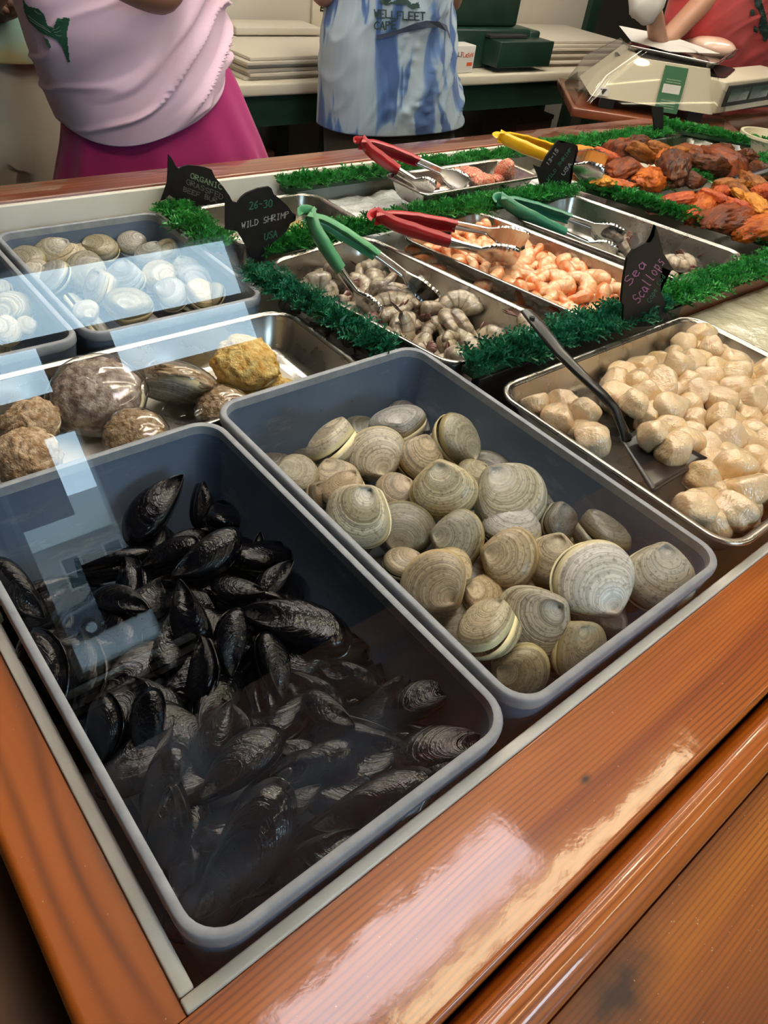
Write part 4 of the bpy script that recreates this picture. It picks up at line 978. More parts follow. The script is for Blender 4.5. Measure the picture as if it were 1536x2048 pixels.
BIG = [(1225, 480, -.050, 'dark headed large shrimp next to the scalloped tongs tip'), (1270, 470, -.040, 'large shrimp with upright brown legs above the scallops sign'), (1300, 495, -.050, 'large pale shrimp behind the scallops sign tail'),
 (1355, 520, -.045, 'banded large shrimp with white segments'), (1390, 530, -.050, 'large pale shrimp right of the banded one'), (1425, 535, -.050, 'large shrimp with a black tail in the nearly empty pan'),
 (1350, 548, -.060, 'small pale shrimp nearest the garnish in the nearly empty pan'), (1460, 548, -.045, 'pinkish shrimp tail lying against the near pan wall'), (1255, 500, -.065, 'shaded large shrimp under the upright one')]
for i, (px_, py_, z, lab) in enumerate(BIG):
    shrimp(RAWK[(i * 3 + 1) % 4], at(px_, py_, z), rrot(rs, .4), .058, lab, 'large shrimp in the nearly empty pan')
# ================================================================ SMOKED FISH
SMB = [blob('smoked_piece', M['smoked'][i % 6], 60 + i, 54, 30, [(1, .55, .30), (1, .62, .26), (1, .42, .32), (1, .55, .38)][i % 4], 2.2, .22, 2.4, .16, cuts=2, cd=.43) for i in range(12)]
def smoked(px_, py_, z, s, vi, lab, group, ang=None, tilt=.18):
    s *= .86; o = obj('smoked_fish_piece', SMB[vi % 12]); rz = Matrix.Rotation(R(ang if ang is not None else rs.rand() * 360), 3, 'Z') @ Matrix.Rotation(rs.normal() * tilt, 3, 'X') @ Matrix.Rotation(rs.normal() * tilt, 3, 'Y')
    setM(o, at(px_, py_, z), rz, s); tag(o, lab, 'smoked fish', group)
GS1 = 'smoked fish in the rear tray'
for a in [(1165, 300, .030, .10, 5, 'yellow orange fillet beside the yellow tongs'), (1165, 348, .025, .13, 0, 'orange fillet under the yellow tongs tip'), (1200, 362, .025, .14, 5, 'bright orange fillet at the near corner of the rear tray'),
 (1235, 372, .020, .12, 0, 'low orange slice right of the bright fillet in the rear tray'), (1215, 318, .040, .13, 4, 'orange glazed chunk beside the tongs in the rear tray'), (1245, 335, .045, .15, 1, 'dark red glossy tail in the middle left of the rear tray'),
 (1245, 298, .045, .15, 7, 'brown fin standing up at the back of the rear tray'), (1280, 305, .050, .14, 2, 'golden brown piece behind the glossy tail'), (1275, 288, .055, .12, 3, 'dark brown fish tip by the rear sign'),
 (1300, 355, .035, .17, 0, 'long orange fillet lying along the near side of the rear tray'), (1345, 340, .045, .19, 3, 'brown bone textured fillet in the centre of the rear tray'), (1330, 318, .050, .14, 6, 'orange brown slice on top in the rear tray'),
 (1320, 298, .050, .13, 8, 'olive brown chunk at the back of the rear tray'), (1355, 305, .048, .12, 2, 'golden chunk right of the olive brown one'), (1385, 312, .045, .12, 7, 'brown rough piece in the right half of the rear tray'),
 (1370, 352, .035, .16, 9, 'ribbed golden fillet at the near side of the rear tray'), (1415, 332, .040, .15, 3, 'nearly black fillet near the right end of the rear tray'), (1440, 305, .040, .17, 9, 'blackened fillet furthest back in the rear tray'),
 (1455, 322, .045, .20, 1, 'long reddish brown strip reaching the right end of the rear tray'), (1490, 318, .040, .14, 3, 'dark strip end next to the far garnish')]:
    smoked(*a, GS1)
GS2 = 'smoked fish in the right tray'
for a in [(1350, 405, .020, .14, 4, 'orange red fillet at the left corner of the right tray'), (1400, 412, .022, .15, 0, 'wide orange fillet second from the left in the right tray'), (1425, 395, .040, .12, 10, 'cherry red glossy chunk in the right tray'),
 (1445, 385, .045, .11, 4, 'small red piece behind the cherry red chunk'), (1465, 440, .028, .20, 1, 'long dark glazed fillet with pale flakes'), (1490, 400, .045, .11, 5, 'yellow chunk in the middle of the right tray'),
 (1455, 372, .050, .12, 2, 'brown mussel like piece at the back of the right tray'), (1480, 385, .055, .11, 8, 'olive brown piece at the rear of the right tray'), (1510, 370, .055, .13, 2, 'brown fillet corner by the picture edge'),
 (1520, 415, .050, .14, 5, 'golden slice at the picture edge of the right tray'), (1525, 455, .035, .18, 0, 'orange scaly fillet closest to the garnish'), (1500, 430, .035, .15, 10, 'reddish fillet under the golden slice'),
 (1390, 430, .012, .13, 4, 'thin orange slice against the garnish in the right tray'), (1530, 385, .055, .14, 4, 'orange smoked strip above the golden slice'), (1520, 345, .045, .14, 3, 'dark red fillet on the far side of the right tray'),
 (1575, 430, .035, .18, 1, 'brown fillet just outside the picture edge'), (1440, 418, .02, .13, 0, 'orange fillet below the cherry red chunk')]:
    smoked(*a, GS2)
# black serving spoon edge in the right tray
MB().tube([tuple(at(1470, 358, .055) + Vector((0, 0, RIM))), tuple(at(1500, 352, .06) + Vector((0, 0, RIM))), tuple(at(1560, 335, .09) + Vector((0, 0, RIM)))], [(.014, .004), (.02, .006), (.010, .006)], 12).ob('serving_spoon', M['black'], None)
tag(bpy.data.objects['serving_spoon'], 'black plastic serving spoon between the two smoked fish trays', 'spoon')
# lobster meat
M['lobster'] = noisy('red_white_lobster_meat', (0.72, 0.07, 0.02), (0.88, 0.62, 0.42), 26, 0.3, 0.6, 0.003, 60, coat=0.6, lo=.42, hi=.62)
LB = [blob('lobster_piece', M['lobster'], 90 + i, 26, 14, (1, .55, .38), 2.2, .22, 2.6, .06) for i in range(3)]
for (px_, py_, z, s, vi, lab) in [(940, 352, .030, .105, 0, 'flat red lobster claw piece in the small raised pan'), (965, 366, .022, .10, 1, 'white flecked lobster piece nearest the pan rim'), (1010, 345, .045, .085, 2, 'upright curled lobster tail piece at the right of the small pan'),
        (1000, 360, .025, .07, 1, 'stringy pale lobster piece under the curled tail'), (868, 372, .020, .05, 0, 'small dark red lobster bit between the red tongs'), (920, 345, .025, .06, 2, 'small red lobster bit behind the flat claw')]:
    o = obj('lobster_meat', LB[vi]); setM(o, at(px_, py_, z), Matrix.Rotation(R(70 if 'upright' in lab else 10), 3, 'Y') @ Matrix.Rotation(rs.rand(), 3, 'Z'), s); tag(o, lab, 'lobster meat', 'lobster meat in the raised pan')
# things in the pan behind the black sign
M['burger'] = noisy('green_pink_wrapped_patty', (0.30, 0.36, 0.06), (0.55, 0.20, 0.18), 10, 0.25, 0.2, coat=0.6)
o = obj('wrapped_burger', blob('wrapped_burger', M['burger'], 5, 26, 12, (1, .9, .3), 2.2, .05)); setM(o, at(595, 465, -.045), Matrix.Identity(3), .12); tag(o, 'green and pink wrapped burger patty in the pan behind the shrimp sign', 'burger')
# ================================================================ STUFFED CLAMS
M['stuffing'] = noisy('breaded_clam_stuffing', (0.30, 0.17, 0.07), (0.62, 0.48, 0.33), 9, 0.6, 1.0, 0.004, 20)
M['stuffing_grey'] = noisy('greyish_wrapped_stuffing', (0.26, 0.17, 0.13), (0.66, 0.57, 0.51), 9, 0.5, 1.0, 0.004, 20)
M['stuffing_yellow'] = noisy('herbed_yellow_stuffing', (0.50, 0.25, 0.03), (0.74, 0.58, 0.22), 7, 0.6, 1.0, 0.004, 18)
def stuffed(px_, py_, L, lab, mt, z=-.05, wrap=True, ncam=(0, .45, .9), hang=60, thick=.5):
    p = at(px_, py_, z); s = L / pxm(p); o = empty('stuffed_clam'); setM(o, p, frame(ncam, hang), s); tag(o, lab, 'stuffed clam', 'stuffed clams in the long pan')
    c = obj('shell', CV[0], o); c.matrix_local = Matrix.Diagonal((1, 1, -1, 1)); c.color = (1.2, 1.2, 1.2, 1)
    f = obj('stuffing', blob('stuffing', mt, int(px_), 56, 34, (.94, .84, thick), 2.0, .07, 2.2, .11), o); f.location = (0, 0, .02)
    if wrap:
        w = blob('plastic_wrap', M['film'], int(px_) + 1, 40, 22, (1.04, .94, thick + .12), 2.1, .05, 3.0, .025); q = obj('plastic_wrap', w, o); q.location = (0, 0, .015)
    return o
stuffed(195, 792, 190, 'largest round stuffed clam wrapped tightly in clear film', M['stuffing_grey'], -.045, hang=80, thick=.50)
stuffed(365, 765, 165, 'wrapped stuffed clam turned shell side out in mid pan', M['stuffing'], -.045, ncam=(.25, 1, -.05), hang=150, thick=.3)
stuffed(492, 728, 140, 'yellow herbed stuffed clam on top of another', M['stuffing_yellow'], -.030, False, thick=.55)
stuffed(500, 770, 135, 'yellow stuffed clam underneath the herbed one', M['stuffing_yellow'], -.065, False, thick=.5)
stuffed(560, 785, 80, 'orange stuffed clam peeking over the clam tub rim', M['stuffing_yellow'], -.065, False)
stuffed(445, 818, 110, 'cream wrapped stuffed clam at the joint of the two near tubs', M['stuffing'], -.055)
stuffed(272, 872, 130, 'wrapped stuffed clam half hidden by the mussel tub rim', M['stuffing'], -.055)
stuffed(60, 848, 120, 'golden brown crusted stuffed clam left of the largest one', M['stuffing'], -.055, False, hang=100, thick=.6)
stuffed(55, 915, 145, 'brown crusted stuffed clam at the left picture edge by the mussel tub', M['stuffing'], -.050, False, thick=.6)
o = obj('plastic_wrap_sheet', blob('plastic_wrap_sheet', M['film'], 77, 30, 16, (1, .7, .3), 2.2, .25, 2.5, .05)); setM(o, at(390, 815, -.06), Matrix.Rotation(.5, 3, 'Z'), .09); tag(o, 'loose crumpled clear plastic wrap under the turned stuffed clam', 'plastic wrap')
M['butcher_paper'] = plain('white_pan_paper', (0.72, 0.68, 0.60), 0.5)
o = sbox('pan_liner', (.10, .60, .765, .935, -.0925, -.0915), M['butcher_paper']); tag(o, 'white paper lining the pan of stuffed clams', 'paper')
o = sbox('tray_liner', (1.05, 1.20, .45, .54, -.0455, -.0448), M['butcher_paper']); tag(o, 'white paper corner showing under the scallops', 'paper')
o = sbox('tray_liner', (1.93, 2.52, 1.13, 1.34, -.0135, -.0125), M['butcher_paper']); tag(o, 'white paper lining the rear smoked fish tray', 'paper')
# ================================================================ TONGS
def tongs(label, apex, tips, hl, col, name_col, up=(0, 0, 1), head=.050, group='serving tongs'):
    """apex: 3D point, tips: two 3D points, hl: fraction of each arm covered by the coloured grip"""
    m = noisy(name_col + '_tong_grip', col, tuple(c * .85 for c in col), 20, 0.32, 0.05)
    apex = Vector(apex); tips = [Vector(t) for t in tips]
    o = empty('serving_tongs', apex); tag(o, label, 'tongs', group)
    mid = (tips[0] + tips[1]) / 2; axis = (mid - apex).normalized()
    spread = (tips[1] - tips[0]).normalized(); wd = axis.cross(spread).normalized()
    for k, tip in enumerate(tips):
        inward = spread * (1 if k == 0 else -1); inward = (inward - axis * inward.dot(axis)).normalized()
        L = (tip - apex).length
        def centre(t):
            s = min(1, t / .10); bow = .011 * math.sin(min(1, t / .16) * math.pi / 2) + .008 * math.sin(math.pi * min(1, t))
            return (tip - apex) * t - inward * bow
        def sect(t, w, dpt, th):
            c = centre(t); 
            prof = [(-w, dpt), (-w * 1.0, dpt * .3), (-w * .8, 0), (-w*.3, -dpt*.12), (w*.3, -dpt*.12), (w * .8, 0), (w, dpt * .3), (w, dpt), (w - th, dpt), (w - th, dpt * .4), (w * .7, th), (-w * .7, th), (-w + th, dpt * .4), (-w + th, dpt)]
            return [c + wd * a + inward * b_ for a, b_ in prof]
        b = MB(); rings = []
        for i in range(13):
            t = hl * i / 12; w = .0120 + .0025 * math.sin(math.pi * min(1, i / 12 * 1.1)) + (.0012 if i % 4 == 2 else 0)
            rings.append(sect(t, w, .0125, .0028))
        b.loft(rings, True, True); b.ob('grip', m, o, auto=45)
        b = MB(); rings = []
        n = 60
        for i in range(n + 1):
            q = i / n; t = hl - .02 + (1 - hl + .02) * q
            w = .0100 - .001 * q
            d_ = .008 * (1 - q * .5)
            if q > .45:
                h = (q - .45) / .55; w = .0090 + (head / 2 - .0090) * math.sin(min(1, h / .55) * math.pi / 2) ** 1.2 * (1 if h < .8 else math.sqrt(max(.02, 1 - ((h - .8) / .2) ** 2 * .8)))
                w += .0016 * abs(math.sin(h * 9 * math.pi)) * (1 if h > .25 else 0)
                d_ = .004 + .006 * math.sin(h * math.pi / 2)
            rings.append(sect(t, w, d_, .0011))
        b.loft(rings, True, True); b.ob('steel_arm', M['tong_steel'], o, auto=60)
    # the spring bend joining both grips
    b = MB(); pts = []
    for i in range(9):
        a = math.pi * i / 8; pts.append(spread * (-.0125 * math.cos(a)) - axis * (.010 * math.sin(a)))
    b.tube(pts, [(.0085, .0028)] * 9, 10); b.ob('bend', m, o, auto=50)
    return o
tongs('green handled steel tongs open in the raw shrimp pan', at(616, 428, .105), [at(758, 628, -.032), at(868, 606, -.032)], .50, (0.09, 0.36, 0.16), 'green')
tongs('red handled tongs lying across the cooked shrimp', at(752, 432, .055), [at(1035, 512, .018), at(1055, 488, .032)], .52, (0.42, 0.008, 0.015), 'red')
tongs('dark green handled tongs reaching into the nearly empty shrimp pan', at(998, 398, .035), [at(1228, 505, -.050), at(1245, 480, -.035)], .56, (0.03, 0.22, 0.12), 'dark_green')
tongs('red handled tongs standing open in the raised lobster pan', at(722, 284, .095), [at(868, 378, .022), at(935, 374, .022)], .52, (0.40, 0.008, 0.015), 'crimson')
tongs('yellow handled tongs resting on the rear smoked fish', at(998, 272, .085), [at(1205, 352, .045), at(1210, 330, .055)], .50, (0.85, 0.50, 0.01), 'yellow')
# ================================================================ FISH SHAPED SIGNS
GL = {  # stroke letters on a 4 x 6 grid
 'A': [[(0, 0), (2, 6), (4, 0)], [(1, 2.2), (3, 2.2)]], 'B': [[(0, 0), (0, 6), (3, 5.6), (3, 3.6), (0, 3.1), (3.5, 2.6), (3.6, .6), (0, 0)]], 'C': [[(4, 5), (2.5, 6), (.6, 5), (0, 3), (.6, 1), (2.5, 0), (4, 1)]],
 'D': [[(0, 0), (0, 6), (2.6, 5.4), (4, 3), (2.6, .5), (0, 0)]], 'E': [[(4, 6), (0, 6), (0, 0), (4, 0)], [(0, 3), (3, 3)]], 'F': [[(4, 6), (0, 6), (0, 0)], [(0, 3), (3, 3)]],
 'G': [[(4, 5), (2.4, 6), (.5, 5), (0, 3), (.6, .8), (2.4, 0), (4, 1), (4, 2.8), (2.4, 2.8)]], 'H': [[(0, 0), (0, 6)], [(4, 0), (4, 6)], [(0, 3), (4, 3)]], 'I': [[(1, 6), (3, 6)], [(2, 6), (2, 0)], [(1, 0), (3, 0)]],
 'L': [[(0, 6), (0, 0), (4, 0)]], 'M': [[(0, 0), (0, 6), (2, 2.5), (4, 6), (4, 0)]], 'N': [[(0, 0), (0, 6), (4, 0), (4, 6)]], 'O': [[(2, 6), (.4, 5), (0, 3), (.5, .8), (2, 0), (3.5, .8), (4, 3), (3.5, 5), (2, 6)]],
 'P': [[(0, 0), (0, 6), (3.2, 5.7), (3.6, 4), (0, 3)]], 'R': [[(0, 0), (0, 6), (3.2, 5.7), (3.4, 4), (0, 3.1), (4, 0)]], 'S': [[(4, 5.2), (2.4, 6), (.4, 5), (.8, 3.6), (3.2, 2.6), (3.8, 1.2), (2, 0), (0, .7)]],
 'U': [[(0, 6), (.2, 1.2), (2, 0), (3.8, 1.2), (4, 6)]], 'W': [[(0, 6), (1, 0), (2, 4), (3, 0), (4, 6)]], 'T': [[(0, 6), (4, 6)], [(2, 6), (2, 0)]],
 '0': [[(2, 6), (.4, 4.8), (.2, 1.4), (2, 0), (3.6, 1.2), (3.7, 4.6), (2, 6)]], '1': [[(1, 5), (2, 6), (2, 0)]], '2': [[(.4, 5), (2, 6), (3.6, 4.8), (2.6, 2.6), (0, 0), (4, 0)]], '3': [[(.3, 5.4), (2.4, 6), (3.6, 4.6), (1.8, 3.2), (3.8, 2), (2.6, .2), (0, .5)]],
 '5': [[(3.8, 6), (.6, 6), (.4, 3.4), (2.6, 3.6), (3.8, 2), (2.6, .2), (.2, .4)]], '6': [[(3.4, 6), (1, 4), (.2, 1.8), (1.6, 0), (3.6, 1.2), (3, 2.9), (.6, 2.4)]], '-': [[(.6, 3), (3.4, 3)]],
 'a': [[(3.4, 3.4), (1.4, 4), (.2, 2), (1.2, 0), (3, .8), (3.4, 3.6), (3.8, 0)]], 'c': [[(3.6, 3.4), (1.6, 4), (.2, 2), (1.4, 0), (3.6, .6)]], 'd': [[(3.4, 1), (1.6, 0), (.2, 1.8), (1.6, 3.8), (3.2, 3)], [(3.4, 6.2), (3.4, 0)]],
 'e': [[(.3, 2), (3.4, 2.4), (2.6, 3.8), (.8, 3.6), (.2, 1.6), (1.6, 0), (3.6, .6)]], 'l': [[(1.8, 6.4), (1.6, .4), (2.6, 0)]], 'o': [[(2, 4), (.4, 2.8), (.6, .6), (2.2, 0), (3.6, 1.4), (3.2, 3.4), (2, 4)]], 'p': [[(.6, 4), (.6, -2.2)], [(.6, 3.2), (2.4, 4), (3.6, 2.2), (2.4, .2), (.6, .8)]], 's': [[(3.4, 3.6), (1.4, 4), (.8, 2.8), (3, 1.6), (2.4, 0), (.4, .3)]],
}
def chalk(name, c): return noisy(name, c, tuple(x * .6 for x in c), 300, 0.9, 0)
M['chalk_white'] = chalk('white_chalk', (0.45, 0.47, 0.50)); M['chalk_green'] = chalk('green_chalk', (0.05, 0.22, 0.13)); M['chalk_lgreen'] = chalk('light_green_chalk', (0.33, 0.48, 0.30)); M['chalk_pink'] = chalk('pink_chalk', (0.52, 0.22, 0.46)); M['chalk_grey'] = chalk('faint_chalk', (0.18, 0.20, 0.19))
def strokes(fn, text, org, u, v, wid, jit=.25, seed=0):
    """strokes -> flat ribbons; org + u per letter cell, v = cap height, all in picture px of the board, fn maps to 3D"""
    rs_ = np.random.RandomState(seed); vs = []; fs = []
    org, u, v = np.array(org, float), np.array(u, float), np.array(v, float)
    for i, ch in enumerate(text):
        if ch == ' ': continue
        o_ = org + u * i + v * rs_.normal() * .04
        for st in GL[ch]:
            P = [o_ + u * (.78 * (x + rs_.normal() * jit * .5) / 4) + v * ((y + rs_.normal() * jit * .5) / 6) for x, y in st]
            for a, b_ in zip(P[:-1], P[1:]):
                d = b_ - a; L = np.hypot(*d) + 1e-6; nrm = np.array([-d[1], d[0]]) / L * wid / 2; e = d / L * wid * .3
                k = len(vs); vs += [fn(*(a - e + nrm)), fn(*(a - e - nrm)), fn(*(b_ + e - nrm)), fn(*(b_ + e + nrm))]; fs.append((k, k+1, k+2, k+3))
    return vs, fs
def fish_sign(label, pts, Y, texts):
    P = [atY(x, y, Y) for x, y in pts]
    c = Vector((sum(p.x for p in P) / len(P), Y, min(p.z for p in P)))
    o = empty('fish_shaped_sign', c); tag(o, label, 'sign')
    rel = [(p.x - c.x, p.z - c.z) for p in P]
    n = len(rel); vs = [(x, -.002, z) for x, z in rel] + [(x, .002, z) for x, z in rel]
    bm = bmesh.new(); bv = [bm.verts.new(v) for v in vs]
    bm.faces.new(bv[:n]); bm.faces.new(bv[n:][::-1])
    for i in range(n): bm.faces.new((bv[i], bv[n+i], bv[n+(i+1) % n], bv[(i+1) % n]))
    bmesh.ops.triangulate(bm, faces=[f for f in bm.faces if len(f.verts) > 4]); bmesh.ops.recalc_face_normals(bm, faces=bm.faces)
    me = bpy.data.meshes.new('fish_board'); bm.to_mesh(me); bm.free(); me.materials.append(M['blackboard']); obj('fish_board', me, o)
    for k, (txt, org, u, v, wid, m_) in enumerate(texts):
        fn = lambda x, y: tuple(atY(x, y, Y) - c + Vector((0, -.0028, 0)))
        vs, fs = strokes(fn, txt, org, u, v, wid, seed=k + len(label)); obj('lettering', mesh('lettering', vs, fs, m_, False), o)
    # clear stake
    return o
q = lambda x, y: (320 + x * .1953, 290 + y * .1953)
def ql(L, f): return [f(*p) for p in L]
fish_sign('black fish shaped sign reading organic grassfed beef, at the rear board', ql([(85,95),(110,125),(135,170),(160,215),(190,240),(235,215),(290,203),(380,212),(470,228),(525,250),(560,330),(640,420),(710,520),(745,600),(740,690),(640,705),(430,700),(410,830),(280,830),(270,690),(200,600),(130,535),(90,508),(45,556),(8,566),(40,480),(72,380),(80,240)], q), 1.388,
   [('ORGANIC', q(305, 330), (9.2, 3.6), (1.2, -10), 1.7, M['chalk_lgreen']), ('GRASSFED', q(262, 395), (9.4, 4.0), (1.2, -10), 1.4, M['chalk_grey']), ('BEEF BUR', q(232, 470), (8.6, 3.0), (1.0, -9), 1.5, M['chalk_grey'])])
fish_sign('black fish shaped sign reading 26-30 wild shrimp USA', ql([(668,470),(700,520),(745,580),(790,585),(830,530),(880,490),(1000,440),(1110,422),(1135,440),(1160,500),(1220,545),(1300,620),(1350,690),(1388,710),(1350,742),(1380,772),(1330,800),(1290,880),(1200,960),(1130,1010),(1080,1110),(1060,1180),(930,1180),(890,1050),(790,880),(668,860)], q), 1.105,
   [('26-30', q(905, 655), (9.6, -1.2), (.5, -15), 1.9, M['chalk_green']), ('WILD SHRIMP', q(828, 850), (8.7, -2.1), (.5, -12), 1.7, M['chalk_white']), ('USA', q(1062, 965), (9, -2.2), (.6, -14), 1.8, M['chalk_green'])])
q2 = lambda x, y: (1040 + x * .1432, 260 + y * .1432)
fish_sign('black fish shaped sign reading 13-15 wild USA beside the yellow tongs', ql([(520,142),(575,180),(650,165),(730,185),(795,215),(805,290),(770,420),(690,600),(680,900),(300,940),(290,800),(240,620),(185,485),(250,510),(300,515),(330,440),(370,350),(450,240)], q2), 1.158,
   [('13-15', q2(385, 500), (4.2, -6.6), (-4.5, -5), 1.6, M['chalk_white']), ('WILD SHRIMP', q2(385, 710), (4.4, -5.9), (-4, -4), 1.1, M['chalk_green']), ('USA', q2(600, 635), (6, -8), (-5, -5), 1.5, M['chalk_white'])])
q3_ = lambda x, y: (1000 + x * .349, 400 + y * .349)
fish_sign('black fish shaped sign reading sea scallops cape cod', ql([(885,142),(905,200),(930,300),(960,350),(990,400),(975,402),(925,385),(915,430),(915,520),(940,580),(960,690),(860,720),(700,730),(705,600),(690,582),(700,480),(712,400),(725,330),(760,280),(830,240),(855,240),(880,200)], q3_), 0.588,
   [('Sea', q3_(738, 490), (11.5, -15.5), (-13.5, -11.5), 1.8, M['chalk_pink']), ('Scallops', q3_(790, 590), (6.6, -10.8), (-15, -11), 1.8, M['chalk_pink']), ('Cape Cod', q3_(852, 586), (4.0, -6.8), (-7.5, -5.5), 1.1, M['chalk_green'])])
fish_sign('narrow black sign seen edge on behind the rear smoked fish', [(1303, 212), (1326, 214), (1325, 292), (1312, 292), (1306, 240)], 1.385, [])
# ================================================================ REAR COUNTER
cnt = empty('work_counter', (0, 0, -RIM)); tag(cnt, 'cream topped work counter with a dark green frame along the back wall', 'counter')
M['cream_top'] = plain('cream_counter_top', (0.68, 0.63, 0.50), 0.4)
CY0, CY1, CX0, CX1 = 2.225, 2.705, 1.02, 3.42
MB().box(CX0, CX1, CY0, CY1, RIM - .028, RIM + .010, .008).ob('counter_top', M['cream_top'], cnt)
MB().box(CX0 + .03, CX1 - .03, CY0 + .03, CY0 + .055, RIM - .125, RIM - .0285).ob('apron', M['greenwood'], cnt)
for x in (CX0 + .05, 1.72, CX1 - .12):
    for y in (CY0 + .060, CY1 - .08): MB().box(x, x + .06, y, y + .06, 0.001, RIM - .029, .003).ob('leg', M['greenwood'], cnt)
MB().box(CX0 + .06, CX1 - .13, CY0 + .14, CY1 - .02, .30, .325).ob('lower_shelf', M['greenwood'], cnt)
M['cardboard'] = plain('brown_cardboard', (0.16, 0.07, 0.04), 0.8)
for x, w, h, lab in ((1.2, .36, .30, 'dark red box on the shelf under the rear counter'), (2.9, .25, .34, 'amber box on the shelf at the right end of the rear counter')):
    o = empty('storage_box', (x, 2.40, -.574)); tag(o, lab, 'box'); MB().box(0, w, 0, .22, 0, h, .004).ob('carton', M['cardboard'], o); MB().box(-.003, w + .003, -.003, .223, h + .0005, h + .02, .002).ob('lid', M['cardboard'], o)
# paper stacks
M['paper'] = plain('cream_newsprint', (0.58, 0.53, 0.44), 0.8)
def stack(label, x0, x1, y0, y1, n, th, rz, seed):
    o = empty('paper_stack', ((x0 + x1) / 2, (y0 + y1) / 2, .0105), rz); tag(o, label, 'paper'); r_ = random.Random(seed); z = 0
    for i in range(n):
        w, d = (x1 - x0) / 2, (y1 - y0) / 2; dx, dy = r_.uniform(-.012, .012), r_.uniform(-.012, .012)
        MB().box(-w + dx, w + dx, -d + dy, d + dy, z, z + th * .93, .002).ob('bundle', M['paper'], o); z += th
    return o
stack('stack of cream wrapping paper left of the blue shirt', 1.36, 1.98, 2.27, 2.66, 6, .011, .04, 1)
stack('tall stack of wrapping paper right of the green register', 2.86, 3.40, 2.30, 2.66, 8, .012, -.03, 2)
MB().box(1.50, 1.86, 2.55, 2.68, RIM + .079, RIM + .105, .006).ob('flat_packet', M['paper']); tag(bpy.data.objects['flat_packet'], 'flat cream packet on top of the left paper stack', 'packet')
# wall plates above the left stack
def plate(name, lab, a, b_, txt):
    p, p2 = atY(*a, 2.712), atY(*b_, 2.712); o = empty(name, (p.x, 2.719, min(p.z, p2.z))); tag(o, lab, 'notice')
    w, h = abs(p2.x - p.x), abs(p2.z - p.z); MB().box(0, w, -.012, 0, 0, h, .003).ob('board', M['cream_top'], o)
    if txt:
        for k, ch in enumerate(txt):
            vs, fs = strokes(lambda x, y: (x, -.0125, y), ch, (w * .38, h * (.72 - .17 * k)), (w * .3, 0), (0, h * .12), .006); obj('lettering', mesh('lettering', vs, fs, M['dark'], False), o)
plate('wall_notice', 'cream notice with small upright characters on the back wall', (626, -40), (664, 58), '8SE'.replace('8', 'S'))
plate('wall_notice', 'narrow cream plate beside the notice, next to the blue shirt', (667, -40), (684, 55), '')
# cash register
reg = empty('cash_register', (2.30, 2.29, .011)); tag(reg, 'dark green painted cash register with an open drawer on the rear counter', 'cash register')
M['regg'] = noisy('dark_green_register_enamel', (0.008, 0.030, 0.020), (0.014, 0.045, 0.030), 10, 0.35, 0.1)
b = MB(); b.box(0, .46, .03, .34, 0, .135, .012); b.ob('housing', M['regg'], reg)
MB().box(0, .40, .06, .34, .1355, .262, .014).ob('keyboard_hood', M['regg'], reg)
MB().box(.02, .38, .12, .30, .2625, .285, .004).ob('cream_top_plate', M['cream_top'], reg)
dr = MB().box(.19, .515, -.06, .0295, .018, .108, .004).ob('drawer', M['regg'], reg)
MB().box(.185, .4, .0005 + -.005, .028, .1085, .12, .002).ob('drawer_lip', M['dark'], dr)
MB().box(.4605, .525, .03, .30, .0, .128, .010).ob('side_cabinet', M['regg'], reg)
bx = empty('card_box', (atY(900, 127, 2.26).x, 2.25, .011), .05); tag(bx, 'small white card box with orange print beside the register', 'box')
M['whitecard'] = plain('white_card', (0.72, 0.70, 0.66), 0.6); M['orange_ink'] = mat('orange_ink', (0.70, 0.10, 0.02), 0.6)
MB().box(0, .125, 0, .07, 0, .092, .003).ob('carton', M['whitecard'], bx)
for txt, org, m_ in (('HALI', (.006, .056), M['dark']), ('FLaSoN', (.046, .054), M['orange_ink'])):
    vs, fs = strokes(lambda x, y: (x, -.0006, y), txt, org, (.0115, 0), (0, .014), .0026, .1); obj('lettering', mesh('lettering', vs, fs, m_, False), bx)
MB().box(.085, .115, -.0010, -.0002, .024, .036).ob('orange_mark', M['orange_ink'], bx)
# ================================================================ SCALE WITH TRAY
A_, B_ = at(1425, 238, .055), at(1180, 200, .055)
ud = (B_ - A_); ud.z = 0; SL = ud.length; ud.normalize(); ang = math.atan2(ud.y, ud.x)
sc = empty('weighing_scale', (A_.x, A_.y, .055), ang); tag(sc, 'cream electronic weighing scale under a clear plastic cover', 'scale')
# local +X runs from the near corner to the left corner, local -Y away from the customer's right side
M['beige'] = plain('beige_scale_plastic', (0.62, 0.56, 0.43), 0.45)
D_ = -.36
def frust(b, x0, x1, y0, y1, z0, X0_, X1_, Y0_, Y1_, z1, r=.02):
    b.loft([rrect(x1 - x0, abs(y1 - y0), r, 4, z0, (x0 + x1) / 2, (y0 + y1) / 2), rrect(X1_ - X0_, abs(Y1_ - Y0_), r, 4, z1, (X0_ + X1_) / 2, (Y0_ + Y1_) / 2)], True, True); return b
b = MB(); frust(b, .0, SL, D_, 0, .012, .05, SL - .12, D_ + .03, -.04, .135); b.ob('housing', M['beige'], sc)
for x in (.03, SL - .09):
    for y in (-.05, D_ + .02): MB().box(x, x + .05, y, y + .03, -.02, .0115).ob('foot', M['black'], sc)
M['lcd'] = mat('greenish_lcd_glass', (0.05, 0.085, 0.07), 0.15)
cd_ = at(1560, 214, .055) - A_; cd_.z = 0; ca = math.atan2(cd_.y, cd_.x) - ang
con = MB().box(.004, .60, .001, .15, .014, .112, .006).ob('display_console', M['beige'], sc); con.rotation_euler = (0, 0, ca)
pn = MB().box(.03, .58, -.006, .0005, .036, .100, .002).ob('dark_panel', M['dark'], con)
